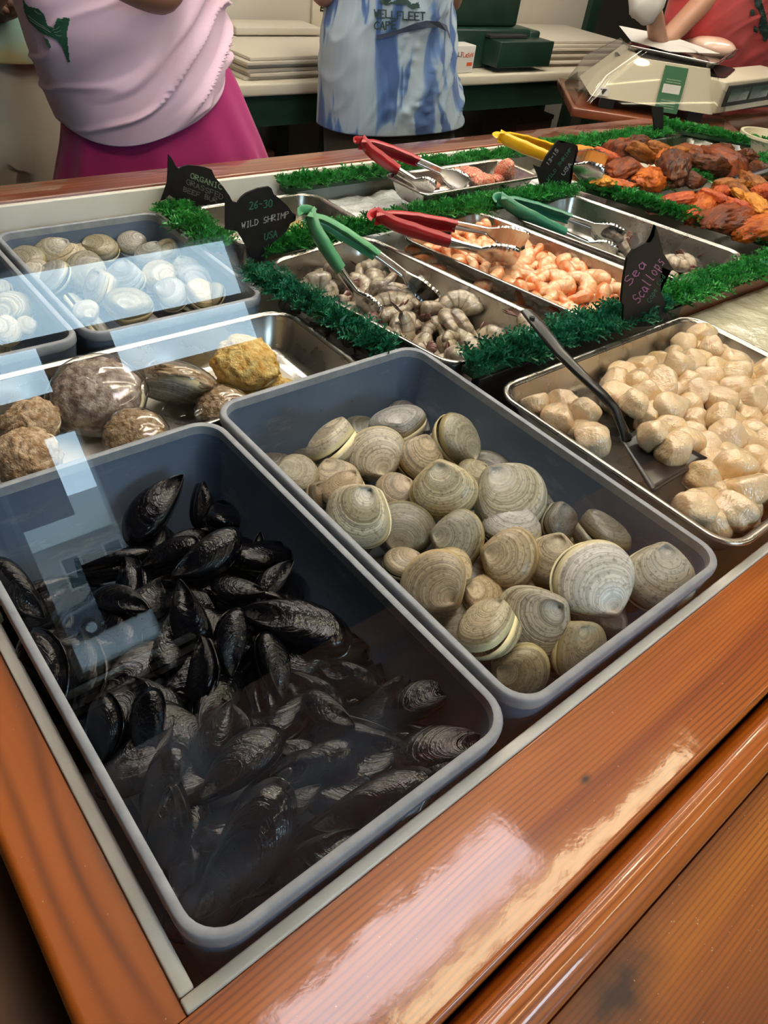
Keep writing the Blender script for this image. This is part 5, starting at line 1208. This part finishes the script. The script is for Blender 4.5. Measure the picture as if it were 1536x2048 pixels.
for k in range(3): MB().box(.045 + k * .175, .200 + k * .175, -.0085, -.0062, .050, .090, .001).ob('lcd_window', M['lcd'], pn)
b = MB(); frust(b, .06, SL - .14, D_ + .06, -.06, .1355, .10, SL - .18, D_ + .09, -.09, .104); b.ob('platform_support', M['black'], sc)
M['label_green'] = plain('green_sticker', (0.03, 0.14, 0.06), 0.4)
def sidepanel(x0, x1, z0, z1, m_, nm, par, off=.0):
    # on the slanted customer face: y = -.04*(z-.012)/.123
    f = lambda z: -.04 * (z - .012) / .123 + .012 + off
    return obj(nm, mesh(nm, [(x0, f(z0), z0), (x1, f(z0), z0), (x1, f(z1), z1), (x0, f(z1), z1)], [(0, 1, 2, 3)], m_, False), par)
gl = sidepanel(.13, .21, .0, .13, M['label_green'], 'green_sticker', sc); sidepanel(.14, .20, .055, .080, M['whitecard'], 'white_band', gl, .001)
for k in range(6): sidepanel(.145, .195, .012 + k * .007 + (.045 if k > 3 else 0), .0145 + k * .007 + (.045 if k > 3 else 0), M['chalk_lgreen'], 'print_line', gl, .001)
em = sidepanel(SL - .055, SL - .015, .02, .045, M['whitecard'], 'maker_badge', sc, .0); 
fz = lambda z: -.04 * (z - .012) / .123 + .014
obj('dark_triangle', mesh('dark_triangle', [(SL - .047, fz(.040), .040), (SL - .023, fz(.040), .040), (SL - .035, fz(.024), .024)], [(0, 1, 2)], M['dark'], False), em)
b = MB(); b.loft([rrect(SL + .10, .44, .05, 5, -.018, SL / 2, D_ / 2), rrect(SL + .02, .40, .05, 5, .08, SL / 2 - .01, D_ / 2), rrect(SL - .16, .30, .05, 5, .158, SL / 2 - .02, D_ / 2)], False, False); b.ob('clear_cover', M['cover'], sc)
sh = empty('scale_shelf', (A_.x, A_.y, .0), ang); tag(sh, 'red brown wooden shelf carrying the scale', 'shelf')
MB().box(-.10, SL + .06, D_ - .1, .05, 0.005, .034, .004).ob('board', M['wood_red'], sh)
T_ = at(1435, 128, .208); t2 = at(1248, 88, .208); td_ = t2 - T_; td_.z = 0; TL = td_.length; tang = math.atan2(td_.y, td_.x)
tr = pan('weighing_tray', 'steel tray of raw fish on top of the scale', 0, 0, TL, .56, .036, .208, tang, .02, group='weighing tray')
c_ = T_ + td_.normalized() * (TL / 2) + Vector((math.cos(tang + math.pi / 2), math.sin(tang + math.pi / 2), 0)) * (-.28); tr.location = (c_.x, c_.y, .208 + RIM)
b = MB(); b.loft([rrect(.34, .26, .04, 5, .0), rrect(.40, .30, .04, 5, .010)], True, True)
o = empty('scale_platter', (c_.x - .10, c_.y - .04, .1605), tang); tag(o, 'black platter between the scale and its steel tray', 'platter'); b.ob('plate', M['black'], o); MB().tube([(0, 0, -.001), (0, 0, .0105)], .05, 20).ob('hub', M['black'], o)
M['fishflesh'] = noisy('pale_raw_fish_fillet', (0.70, 0.40, 0.28), (0.82, 0.62, 0.50), 2, 0.3, 0.2, coat=.6, sss=.3, sss_s=.02)
o = obj('raw_fish_fillet', blob('raw_fish_fillet', M['fishflesh'], 8, 30, 16, (1, .75, .42), 2.1, .08)); setM(o, at(1422, 96, .195), Matrix.Rotation(tang, 3, 'Z'), .19); tag(o, 'pale pink raw fish fillet on the weighing tray', 'fish')
b = MB(); P_ = [at(1238, 52, .232), at(1340, 72, .222), at(1440, 108, .2015), at(1340, 104, .2015), at(1262, 82, .2115)]
vs = [(p.x, p.y, p.z + RIM) for p in P_] + [(p.x, p.y, p.z + RIM + .0012) for p in P_]
o = obj('paper_sheet', mesh('paper_sheet', vs, [(4, 3, 2, 1, 0), (5, 6, 7, 8, 9)] + [(i, (i+1) % 5, 5 + (i+1) % 5, 5 + i) for i in range(5)], M['whitecard'], False)); tag(o, 'white butcher paper sheet hanging over the corner of the weighing tray', 'paper')
# deli tub and ice at the far right
def deli(px_, py_, r_, lab):
    p = at(px_, py_, .0); o = empty('deli_tub', p); tag(o, lab, 'tub')
    M['cream_plastic'] = mat('cream_plastic', (0.72, 0.66, 0.48), 0.35)
    b = MB(); ring = lambda r, z: [(r * math.cos(2*math.pi*k/32), r * math.sin(2*math.pi*k/32), z) for k in range(32)]
    b.loft([ring(r_ * .85, 0), ring(r_, .045), ring(r_ * 1.06, .046), ring(r_ * 1.06, .054), ring(r_ * .96, .054), ring(r_ * .90, .02)], True, True); b.ob('cup', M['cream_plastic'], o, auto=40)
    q_ = MB().box(-r_ * .3, r_ * .35, -.015, .02, .0215, .03, .004).ob('red_scoop', M['cooked_tail'], o)
deli(1528, 305, .095, 'round cream deli tub with a red scoop beyond the far garnish')
ice_patch('crushed_ice', 'wrapped crushed ice between the scale and the far garnish', 2.86, 4.2, .62, 1.40, -.015, M['ice'], .012, 31, 50, 40, 30)
# hanging things in the shop windows
sign_board('window_sign', 'dark square sign hung in the upper front window', .20, .15, .455, .575, YF + .055, M['dark'])
ws = sign_board('window_sign', 'grey sign reading window cleaning on the front wall', .14, .24, .255, .255, YF + .012, mat('grey_sign_board', (0.45, 0.50, 0.55), 0.5))
for txt, zx in (('WINDOW', .045), ('CLEANING', .10)):
    # letters run down the board and are mirror written, as a label stuck to be read through its reflection
    vs, fs = strokes(lambda x, y: (x, .006, y), txt, (.14 - zx + .0, .225), (0, -.0255 if len(txt) > 7 else -.034), (.032, 0), .0065, .05)
    obj('lettering', mesh('lettering', vs, fs, M['whitecard'], False), ws)
sign_board('window_sign', 'added black board in the narrow front window, standing for the photographer outline', .15, .19, .355, -.07, YF + .03, M['dark'])  # board added where the photographer and phone darken the mirrored window
# ================================================================ PEOPLE
def cloth(name, rings_px, Y, depth, m_, par, seed=0, amp=.006, nu=96, nl=54, thick=.004, nz=.007, fd=None, pleat=0, foldf=1.0, back=1.0):
    """garment lofted from silhouette stations: (left px, right px, sag, depth factor)"""
    K = []
    for (xl, yl, xr, yr, sag, df) in rings_px:
        a, b_ = atY(xl, yl, Y), atY(xr, yr, Y); K.append(np.array([*((a + b_) / 2), (b_.x - a.x) / 2, (b_.z - a.z) / 2, sag, df]))
    K = np.array(K); n = len(K); ts = np.linspace(0, n - 1, nl); R_ = []
    for t in ts:
        i = min(n - 2, int(t)); f = t - i; p0, p1, p2, p3 = K[max(0, i-1)], K[i], K[i+1], K[min(n-1, i+2)]
        R_.append(.5 * ((2 * p1) + (-p0 + p2) * f + (2*p0 - 5*p1 + 4*p2 - p3) * f * f + (-p0 + 3*p1 - 3*p2 + p3) * f ** 3))
    vs = []; uv = []
    for li, k in enumerate(R_):
        v = li / (nl - 1)
        for j in range(nu):
            a = 2 * math.pi * j / nu; c, s = math.cos(a), math.sin(a)
            ce = math.copysign(abs(c) ** .85, c); se = math.copysign(abs(s) ** .85, s)
            r = 1 + (pleat * v * math.cos(a * 14) if pleat else 0)
            x = k[0] + k[3] * ce * r; z = k[2] + k[4] * ce - k[5] * max(0, s) ** 1.3
            y = Y + .02 - depth * k[6] * se * r * (1 if s > 0 else back)
            vs.append([x, y, z]); uv.append([j / nu, v])
    A = np.array(vs); nr = A - np.array([[*R_[i // nu][:1], Y, R_[i // nu][2]] for i in range(len(A))]); nr[:, 2] = 0; nr /= np.linalg.norm(nr, axis=1)[:, None] + 1e-9
    Q = A.copy(); Q[:, 2] = Q[:, 2] * .35 + Q[:, 0] * -.45 if foldf > 0 else Q[:, 2]
    vv = np.array(uv)[:, 1]
    if fd is not None:      # folds running along one direction, pulled towards one hip
        fx, fz = fd; Q = np.stack([A[:, 0] * fz - A[:, 2] * fx, (A[:, 0] * fx + A[:, 2] * fz) * .16, A[:, 1] * .25], 1)
        f = vnoise(Q + .02 * np.sin(A * 14), seed, 46); f = np.maximum(0, 1 - np.abs(f) * 3.2) ** 1.4 * (.35 + 1.1 * np.clip((A[:, 0] - A[:, 0].mean()) * fx * 4 + .5, 0, 1.3))
    else: f = vnoise(Q * 1.0, seed, 17 * abs(foldf)); f = 1 - np.abs(f) * 2.2
    A = A + nr * (f * amp * (.35 + vv) * np.clip((1 - vv) * 7 + .12, 0, 1))[:, None] + nr * (vnoise(A, seed + 5, 9) * nz)[:, None]
    rings = [A[i * nu:(i + 1) * nu] for i in range(nl)]
    rings_in = [r + (np.array([r.mean(0)]) - r) * .03 for r in rings[::-1]]
    b = MB(); b.loft([list(map(tuple, r)) for r in rings] + [list(map(tuple, r)) for r in rings_in], False, False)
    V = [(v[0], v[1], v[2] + RIM) for v in b.v]
    me = mesh(name, V, b.f, m_, True, uv + uv[::-1])
    return obj(name, me, par)
def skin_body(name, joints, edges, m_, par, root=0, levels=2):
    me = bpy.data.meshes.new(name); me.from_pydata([(x, y, z + RIM) for x, y, z, r in joints], edges, [])
    o = bpy.data.objects.new(name, me); COL.objects.link(o)
    md = o.modifiers.new('skin', 'SKIN'); md.use_smooth_shade = True; sv = me.skin_vertices[0].data
    for i, j in enumerate(joints): r = j[3]; sv[i].radius = (r, r) if not hasattr(r, '__len__') else r; sv[i].use_root = (i == root)
    s = o.modifiers.new('subd', 'SUBSURF'); s.levels = levels; s.render_levels = levels
    dg = bpy.context.evaluated_depsgraph_get(); m2 = bpy.data.meshes.new_from_object(o.evaluated_get(dg)); m2.name = name
    bpy.data.objects.remove(o); m2.materials.clear(); m2.materials.append(m_)
    m2.polygons.foreach_set('use_smooth', [True] * len(m2.polygons)); return obj(name, m2, par)
def person(label, X, Y, H, m_skin, m_hair, facing, armL, armR, lean=(0, 0), hair_long=True, w=1.0):
    """facing: +1 towards the customer (-Y), -1 away. armL/armR: elbow and hand points"""
    o = empty('person', (0, 0, -RIM)); tag(o, label, 'person', None)
    F = -RIM; k = H / 1.68; fy = -facing; J = []; E_ = []
    def add(x, y, z, r, par_=None):
        J.append((x, y, z, r)); i = len(J) - 1
        if par_ is not None: E_.append((par_, i))
        return i
    lx, ly = lean
    pel = add(X, Y, F + .92 * k, (.13 * w, .10)); wst = add(X + lx * .3, Y + ly * .3, F + 1.05 * k, (.115 * w, .085), pel); ch = add(X + lx * .7, Y + ly * .7, F + 1.24 * k, (.135 * w, .09), wst)
    nk0 = add(X + lx, Y + ly, F + 1.38 * k, (.10, .07), ch); nk = add(X + lx * 1.05, Y + ly * 1.1, F + 1.45 * k, .052, nk0); hd = add(X + lx * 1.1, Y + ly * 1.1 + fy * .02, F + 1.53 * k, (.07, .08), nk)
    hd2 = add(X + lx * 1.1, Y + ly * 1.1 + fy * .02, F + 1.60 * k, (.074, .09), hd); add(X + lx * 1.1, Y + ly * 1.1 + fy * .01, F + 1.66 * k, (.05, .06), hd2)
    for s in (-1, 1):
        hp = add(X + s * .09 * w, Y, F + .86 * k, .085 * w, pel); kn = add(X + s * .10 * w, Y + fy * .02, F + .48 * k, .055, hp); an = add(X + s * .10 * w, Y, F + .09 * k, .035, kn); ft = add(X + s * .105 * w, Y + fy * .07, F + .038, (.038, .026), an); add(X + s * .11 * w, Y + fy * .16, F + .030, (.036, .020), ft)
    for s, arm in ((-1, armL), (1, armR)):
        sh_ = add(X + lx + s * .165 * w, Y + ly, F + 1.37 * k, .052, nk0); el, hn = Vector(arm[0]), Vector(arm[1])
        up_ = add(*((Vector(J[sh_][:3]) + el) / 2), .044, sh_); e = add(*el, .037, up_); m1 = add(*(el.lerp(hn, .45)), .033, e); wr = add(*(el.lerp(hn, .86)), .023, m1)
        d = (hn - el).normalized(); side = d.cross(Vector((0, 0, 1))).normalized(); pm = add(*hn, (.034, .018), wr); dn = d.cross(side)
        for q_ in range(4):
            off = side * ((q_ - 1.5) * .019); ln = (.062, .072, .068, .052)[q_]
            f0 = add(*(hn + d * .035 + off), .0085, pm); f1_ = add(*(hn + d * (.035 + ln * .55) + off * 1.1 + dn * .008), .008, f0); add(*(hn + d * (.03 + ln) + off * 1.1 + dn * .028), .0068, f1_)
        t0 = add(*(hn + side * (.036) - d * .005), .010, pm); add(*(hn + side * .052 + d * .035 + dn * .01), .0085, t0)
    skin_body('body', J, E_, m_skin, o, 0, 2)
    hx, hy, hz = X + lx * 1.1, Y + ly * 1.1 + fy * .02, F + 1.59 * k
    vs_ = blob('hair', m_hair, 3, 30, 20, (1, 1, 1), 2, .05); h = obj('hair', vs_, o); h.matrix_local = Matrix.Translation((hx, hy - fy * .045, hz + .045 + RIM)) @ Matrix.Diagonal((.18, .18, .19, 1))
    if hair_long:
        h2 = obj('ponytail', blob('ponytail', m_hair, 4, 20, 14, (1, 1, 1), 2, .08), o); h2.matrix_local = Matrix.Translation((hx, hy - fy * .12, hz - .07 + RIM)) @ Matrix.Diagonal((.07, .06, .24, 1))
    nose = obj('nose', blob('nose', m_skin, 5, 12, 8, (1, 1, 1), 2, 0), o); nose.matrix_local = Matrix.Translation((hx, hy + fy * .092, hz - .025 + RIM)) @ Matrix.Diagonal((.028, .034, .045, 1))
    for s in (-1, 1):
        e = obj('eye', blob('eye', M['dark'], 6, 12, 8, (1, 1, 1), 2, 0), o); e.matrix_local = Matrix.Translation((hx + s * .032, hy + fy * .080, hz + .008 + RIM)) @ Matrix.Diagonal((.024, .014, .013, 1))
        e = obj('ear', blob('ear', m_skin, 7, 12, 8, (1, 1, 1), 2, 0), o); e.matrix_local = Matrix.Translation((hx + s * .078, hy - fy * .0, hz - .01 + RIM)) @ Matrix.Diagonal((.018, .034, .058, 1))
    mo = obj('mouth', blob('mouth', M['lip'], 8, 12, 8, (1, 1, 1), 2, 0), o); mo.matrix_local = Matrix.Translation((hx, hy + fy * .080, hz - .068 + RIM)) @ Matrix.Diagonal((.046, .018, .014, 1))
    return o
M['lip'] = mat('lips', (0.35, 0.10, 0.08), 0.5)
def skinm(name, c): return mat(name, c, 0.5, sss=.15, sss_s=.01)
M['skin_dark'] = skinm('brown_skin', (0.20, 0.10, 0.065)); M['skin_mid'] = skinm('tanned_skin', (0.42, 0.22, 0.14)); M['hair_d'] = mat('dark_hair', (0.03, 0.018, 0.012), 0.5); M['hair_l'] = mat('light_brown_hair', (0.18, 0.10, 0.05), 0.5)
def fabric(name, c, c2=None, sc=5): return noisy(name, c, c2 or tuple(x * .9 for x in c), sc, 0.85, 0.25, 0.0006, 900, sheen=.2)
# pink shirt
P1 = person('person in a pale pink shirt and magenta skirt, one arm bent across the chest', .83, 1.88, 1.64, M['skin_dark'], M['hair_d'], 1, (atY(-60, 20, 1.88), atY(30, -60, 1.66)), (atY(330, -4, 1.66), atY(205, -40, 1.58)), (0, 0))
M['pink'] = fabric('pale_pink_cotton', (0.82, 0.55, 0.66), (0.76, 0.57, 0.76), 2.5)
M['magenta'] = fabric('magenta_cotton', (0.42, 0.012, 0.16))
PY = 1.86
shirt1 = cloth('shirt', [(130, -330, 270, -332, 0, .30), (5, -270, 415, -280, 0, .50), (22, -120, 438, -140, 0, .8), (38, 0, 440, 0, 0, .95), (62, 85, 436, 50, 0, 1.05), (92, 165, 436, 85, .01, 1.1), (112, 215, 438, 98, .03, 1.15), (128, 250, 436, 118, .055, 1.12)], PY, .155, M['pink'], P1, 3, .017, nu=150, nl=110, fd=(.86, .50))
skirt1 = cloth('skirt', [(128, 195, 428, 85, .02, .92), (138, 255, 441, 98, .03, .95), (136, 300, 488, 210, .01, 1.0), (128, 350, 530, 318, 0, 1.05), (118, 420, 558, 400, 0, 1.1)], PY, .145, M['magenta'], P1, 8, .008, nz=.002, pleat=.03, foldf=.6)
# print on the pink shirt: the tail half of a green fish, laid on the cloth
bpy.context.view_layer.update()
def project(o_cloth, pts, faces, m_, name, off=.0035, sub=0):
    me = o_cloth.data; bvh = BVHTree.FromPolygons([v.co[:] for v in me.vertices], [tuple(p.vertices) for p in me.polygons])
    cam_o = Vector((0, 0, RIM + .55)); vs = []
    for (x, y) in pts:
        d = Vector(ray(x, y)).normalized(); h, n_, _, _ = bvh.ray_cast(cam_o, d)
        if h is None: h = cam_o + d * 2.0; n_ = -d
        if n_.dot(d) > 0: n_ = -n_
        vs.append(h + n_ * off)
    return obj(name, mesh(name, [tuple(v) for v in vs], faces, m_, False), o_cloth)
def gridpoly(poly, step=6):
    """fill a px polygon with small quads so it follows the cloth"""
    xs = [p[0] for p in poly]; ys = [p[1] for p in poly]; pts = []; fs = []; idx = {}
    x = min(xs)
    nx = int((max(xs) - min(xs)) / step) + 1; ny = int((max(ys) - min(ys)) / step) + 1
    def gi(i, j):
        if (i, j) not in idx: idx[(i, j)] = len(pts); pts.append((min(xs) + i * step, min(ys) + j * step))
        return idx[(i, j)]
    for i in range(nx):
        for j in range(ny):
            if inside(poly, min(xs) + (i + .5) * step, min(ys) + (j + .5) * step): fs.append((gi(i, j), gi(i + 1, j), gi(i + 1, j + 1), gi(i, j + 1)))
    return pts, fs
M['print_green'] = plain('dark_green_shirt_print', (0.02, 0.11, 0.065), 0.8); M['print_light'] = plain('pale_print_lines', (0.35, 0.45, 0.42), 0.8)
k_ = .3125
fishp = [(x * k_, y * k_) for x, y in [(150, -40), (165, 10), (190, 40), (255, 55), (290, 95), (310, 160), (345, 175), (372, 120), (447, 112), (432, 210), (440, 300), (452, 398), (440, 395), (405, 300), (370, 255), (330, 235), (270, 210), (190, 130), (165, 70)]]
p_, f_ = gridpoly(fishp, 1.6); project(shirt1, p_, f_, M['print_green'], 'fish_print')
fin = [(x * k_, y * k_) for x, y in [(285, 235), (310, 250), (332, 300), (318, 306), (300, 270)]]
p_, f_ = gridpoly(fin, 1.4); project(shirt1, p_, f_, M['print_green'], 'fish_print')
for (a, b_) in [((200, 120), (330, 200)), ((190, 95), (320, 185)), ((340, 185), (385, 160)), ((350, 200), (395, 190)), ((360, 215), (400, 225)), ((230, 60), (275, 90))]:
    a, b_ = np.array(a) * k_, np.array(b_) * k_; d = b_ - a; n_ = np.array([-d[1], d[0]]) / np.hypot(*d) * .5; pts_ = []
    for t in np.linspace(0, 1, 9): c0 = a + d * t + n_ * 6 * math.sin(t * 3.14) * .6; pts_ += [c0 - n_, c0 + n_]
    project(shirt1, pts_, [(2*i, 2*i+1, 2*i+3, 2*i+2) for i in range(8)], M['print_light'], 'print_line', .005)
# tan shorts person
P2 = person('person in mint tie dye and tan cargo shorts behind the pink shirt', atY(-22, 60, 2.32).x, 2.34, 1.70, M['skin_dark'], M['hair_d'], 1, (atY(-60, 30, 2.30), atY(30, 15, 2.14)), (atY(120, -40, 2.33), atY(150, -160, 2.2)), (0, 0))
def tiedye(name, cols, scale=7, stretch=(1, 1, .25)):
    m = mat(name, cols[0], 0.85, sheen=.2); nt, b = B(m); v = coords(nt, 'Object', stretch); f = noise(nt, v, scale, 2, .5, .6)
    nt.links.new(ramp(nt, f, cols_to(cols)), b.inputs['Base Color']); bump(nt, b, noise(nt, coords(nt), 900, 1), .2, .0006); return m
def cols_to(c): n = len(c); return [(.34 + .32 * i / (n - 1), x) for i, x in enumerate(c)]
M['mint'] = tiedye('mint_yellow_tie_dye', [(0.36, 0.62, 0.52), (0.40, 0.64, 0.53), (0.45, 0.64, 0.50), (0.68, 0.60, 0.28)], 5, (1, 1, 1))
M['tan'] = fabric('washed_tan_canvas', (0.42, 0.37, 0.28), (0.48, 0.42, 0.32), 6)
cloth('shirt', [(-150, -270, -50, -272, 0, .4), (-215, -220, 60, -225, 0, .6), (-190, -120, 85, -130, 0, .9), (-160, 0, 110, -10, 0, 1), (-150, 50, 110, 55, 0, 1.05), (-145, 85, 112, 95, .015, 1.1)], 2.32, .15, M['mint'], P2, 5, .006)
sh2 = cloth('cargo_shorts', [(-140, 70, 110, 80, 0, .96), (-150, 180, 128, 190, 0, 1.0), (-155, 300, 150, 300, 0, 1.05), (-160, 420, 160, 420, 0, 1.1)], 2.31, .14, M['tan'], P2, 6, .011, foldf=.7)
for poly, nm in (([(8, 318), (40, 290), (78, 302), (60, 345), (30, 338)], 'pocket_flap'), ([(12, 340), (34, 342), (28, 372), (0, 372)], 'pocket')):
    p_, f_ = gridpoly(poly, 3); project(sh2, p_, f_, M['tan'], nm, .008)
# blue tie dye person, back turned
P3 = person('person in a blue tie dye shirt lettered with a town name, at the rear counter', 1.78, 2.03, 1.62, M['skin_mid'], M['hair_l'], -1, (atY(640, -2, 2.08), atY(630, -60, 2.2)), (atY(905, 8, 2.10), atY(870, -30, 2.3)), (0, 0), w=.95)
def bluedye():
    m = mat('blue_tie_dye_cotton', (0.25, 0.38, 0.52), 0.85, sheen=.2); nt, b = B(m)
    uv = nd(nt, 'ShaderNodeUVMap'); mp = nd(nt, 'ShaderNodeMapping'); mp.inputs['Scale'].default_value = (22, 2.2, 1); nt.links.new(uv.outputs[0], mp.inputs['Vector'])
    f = noise(nt, mp.outputs[0], 1.0, 2, .5, .8)
    c = ramp(nt, f, [(.40, (0.045, 0.105, 0.28)), (.455, (0.10, 0.20, 0.42)), (.50, (0.32, 0.42, 0.52)), (.75, (0.42, 0.50, 0.56))])
    nt.links.new(c, b.inputs['Base Color']); bump(nt, b, noise(nt, coords(nt), 900, 1), .2, .0006); return m
M['bluedye'] = bluedye(); M['navy'] = fabric('navy_waist_strap', (0.03, 0.05, 0.10)); M['olive'] = fabric('dark_olive_shorts', (0.045, 0.045, 0.028))
shirt3 = cloth('shirt', [(780, -262, 860, -264, 0, .35), (700, -215, 928, -220, 0, .55), (692, -100, 916, -105, 0, .85), (683, 0, 898, -4, 0, .95), (672, 60, 900, 50, 0, .95), (665, 120, 902, 110, 0, 1.0), (659, 200, 908, 185, 0, 1.08), (654, 258, 915, 238, .0, 1.12)], 2.02, .135, M['bluedye'], P3, 12, .011, nu=130, nl=90, fd=(.45, .89), foldf=-.8)
cloth('shorts', [(672, 200, 900, 190, 0, .95), (668, 262, 902, 250, 0, 1.0), (664, 380, 905, 370, 0, 1.0)], 2.02, .12, M['olive'], P3, 13, .004)
# strap across the back, as a ribbon following the cloth
pts_ = []; cen = [(752, 74), (775, 68), (800, 60), (825, 52), (850, 47), (875, 47), (890, 56), (896, 75), (897, 92)]
for i, (x, y) in enumerate(cen): pts_ += [(x, y - 4 - (2 if 2 < i < 7 else 0)), (x, y + 5 + (2 if 2 < i < 7 else 0))]
project(shirt3, pts_, [(2*i, 2*i+1, 2*i+3, 2*i+2) for i in range(len(cen) - 1)], M['navy'], 'waist_strap', .007)
M['print_dk'] = plain('dark_green_lettering', (0.02, 0.055, 0.05), 0.8)
for txt, org, u, v, wd_ in (('WELLFLEET', (748, 35), (11.4, .6), (.3, -15), 2.6), ('CAPE', (748, 60), (11.4, -.6), (.3, -16), 2.6)):
    vs, fs = strokes(lambda x, y: (x, y), txt, org, u, v, wd_, .05); project(shirt3, vs, fs, M['print_dk'], 'lettering', .004)
for poly in ([(757, 4), (770, -4), (783, 0), (776, 5), (790, 2), (800, -6), (815, 0), (822, 8), (835, 4), (838, 16), (822, 18), (812, 10), (795, 8), (770, 10)],):
    p_, f_ = gridpoly(poly, 1.6); project(shirt3, p_, f_, M['print_dk'], 'fish_print', .004)
# red shirt person
P4 = person('person in a coral red shirt holding white paper behind the scale', (atY(1352, 60, 1.86).x + atY(1575, 55, 1.86).x) / 2, 1.87, 1.64, M['skin_mid'], M['hair_d'], 1, (atY(1318, 95, 1.76), atY(1300, -30, 1.70)), (atY(1600, 40, 1.8), atY(1560, -30, 1.66)), (0, 0))
M['coral'] = fabric('coral_red_cotton', (0.56, 0.055, 0.055))
shirt4 = cloth('shirt', [(1510, -232, 1580, -236, 0, .35), (1432, -185, 1650, -195, 0, .55), (1385, -60, 1598, -70, 0, .85), (1368, 0, 1572, -5, 0, .95), (1352, 60, 1575, 50, 0, 1.0), (1348, 140, 1580, 130, 0, 1.05)], 1.86, .14, M['coral'], P4, 15, .013, nu=130, nl=90, fd=(.8, .6))
cloth('trousers', [(1356, 100, 1572, 95, 0, .95), (1352, 260, 1580, 250, 0, .98)], 1.86, .12, M['navy'], P4, 16, .004)
for poly in ([(1505, -20), (1520, -5), (1530, 30), (1540, 70), (1528, 85), (1515, 55), (1522, 30), (1508, 10)], [(1500, 18), (1508, 20), (1506, 32), (1499, 30)], [(1507, 52), (1515, 54), (1513, 66), (1506, 64)]):
    p_, f_ = gridpoly(poly, 1.6); project(shirt4, p_, f_, M['print_dk'], 'fish_print', .004)
o = obj('white_paper', blob('white_paper', M['whitecard'], 12, 24, 14, (1, .5, .7), 2.2, .2, 3)); setM(o, atY(1298, 2, 1.70), Matrix.Identity(3), .17); tag(o, 'crumpled white paper held by the person in coral red', 'paper')
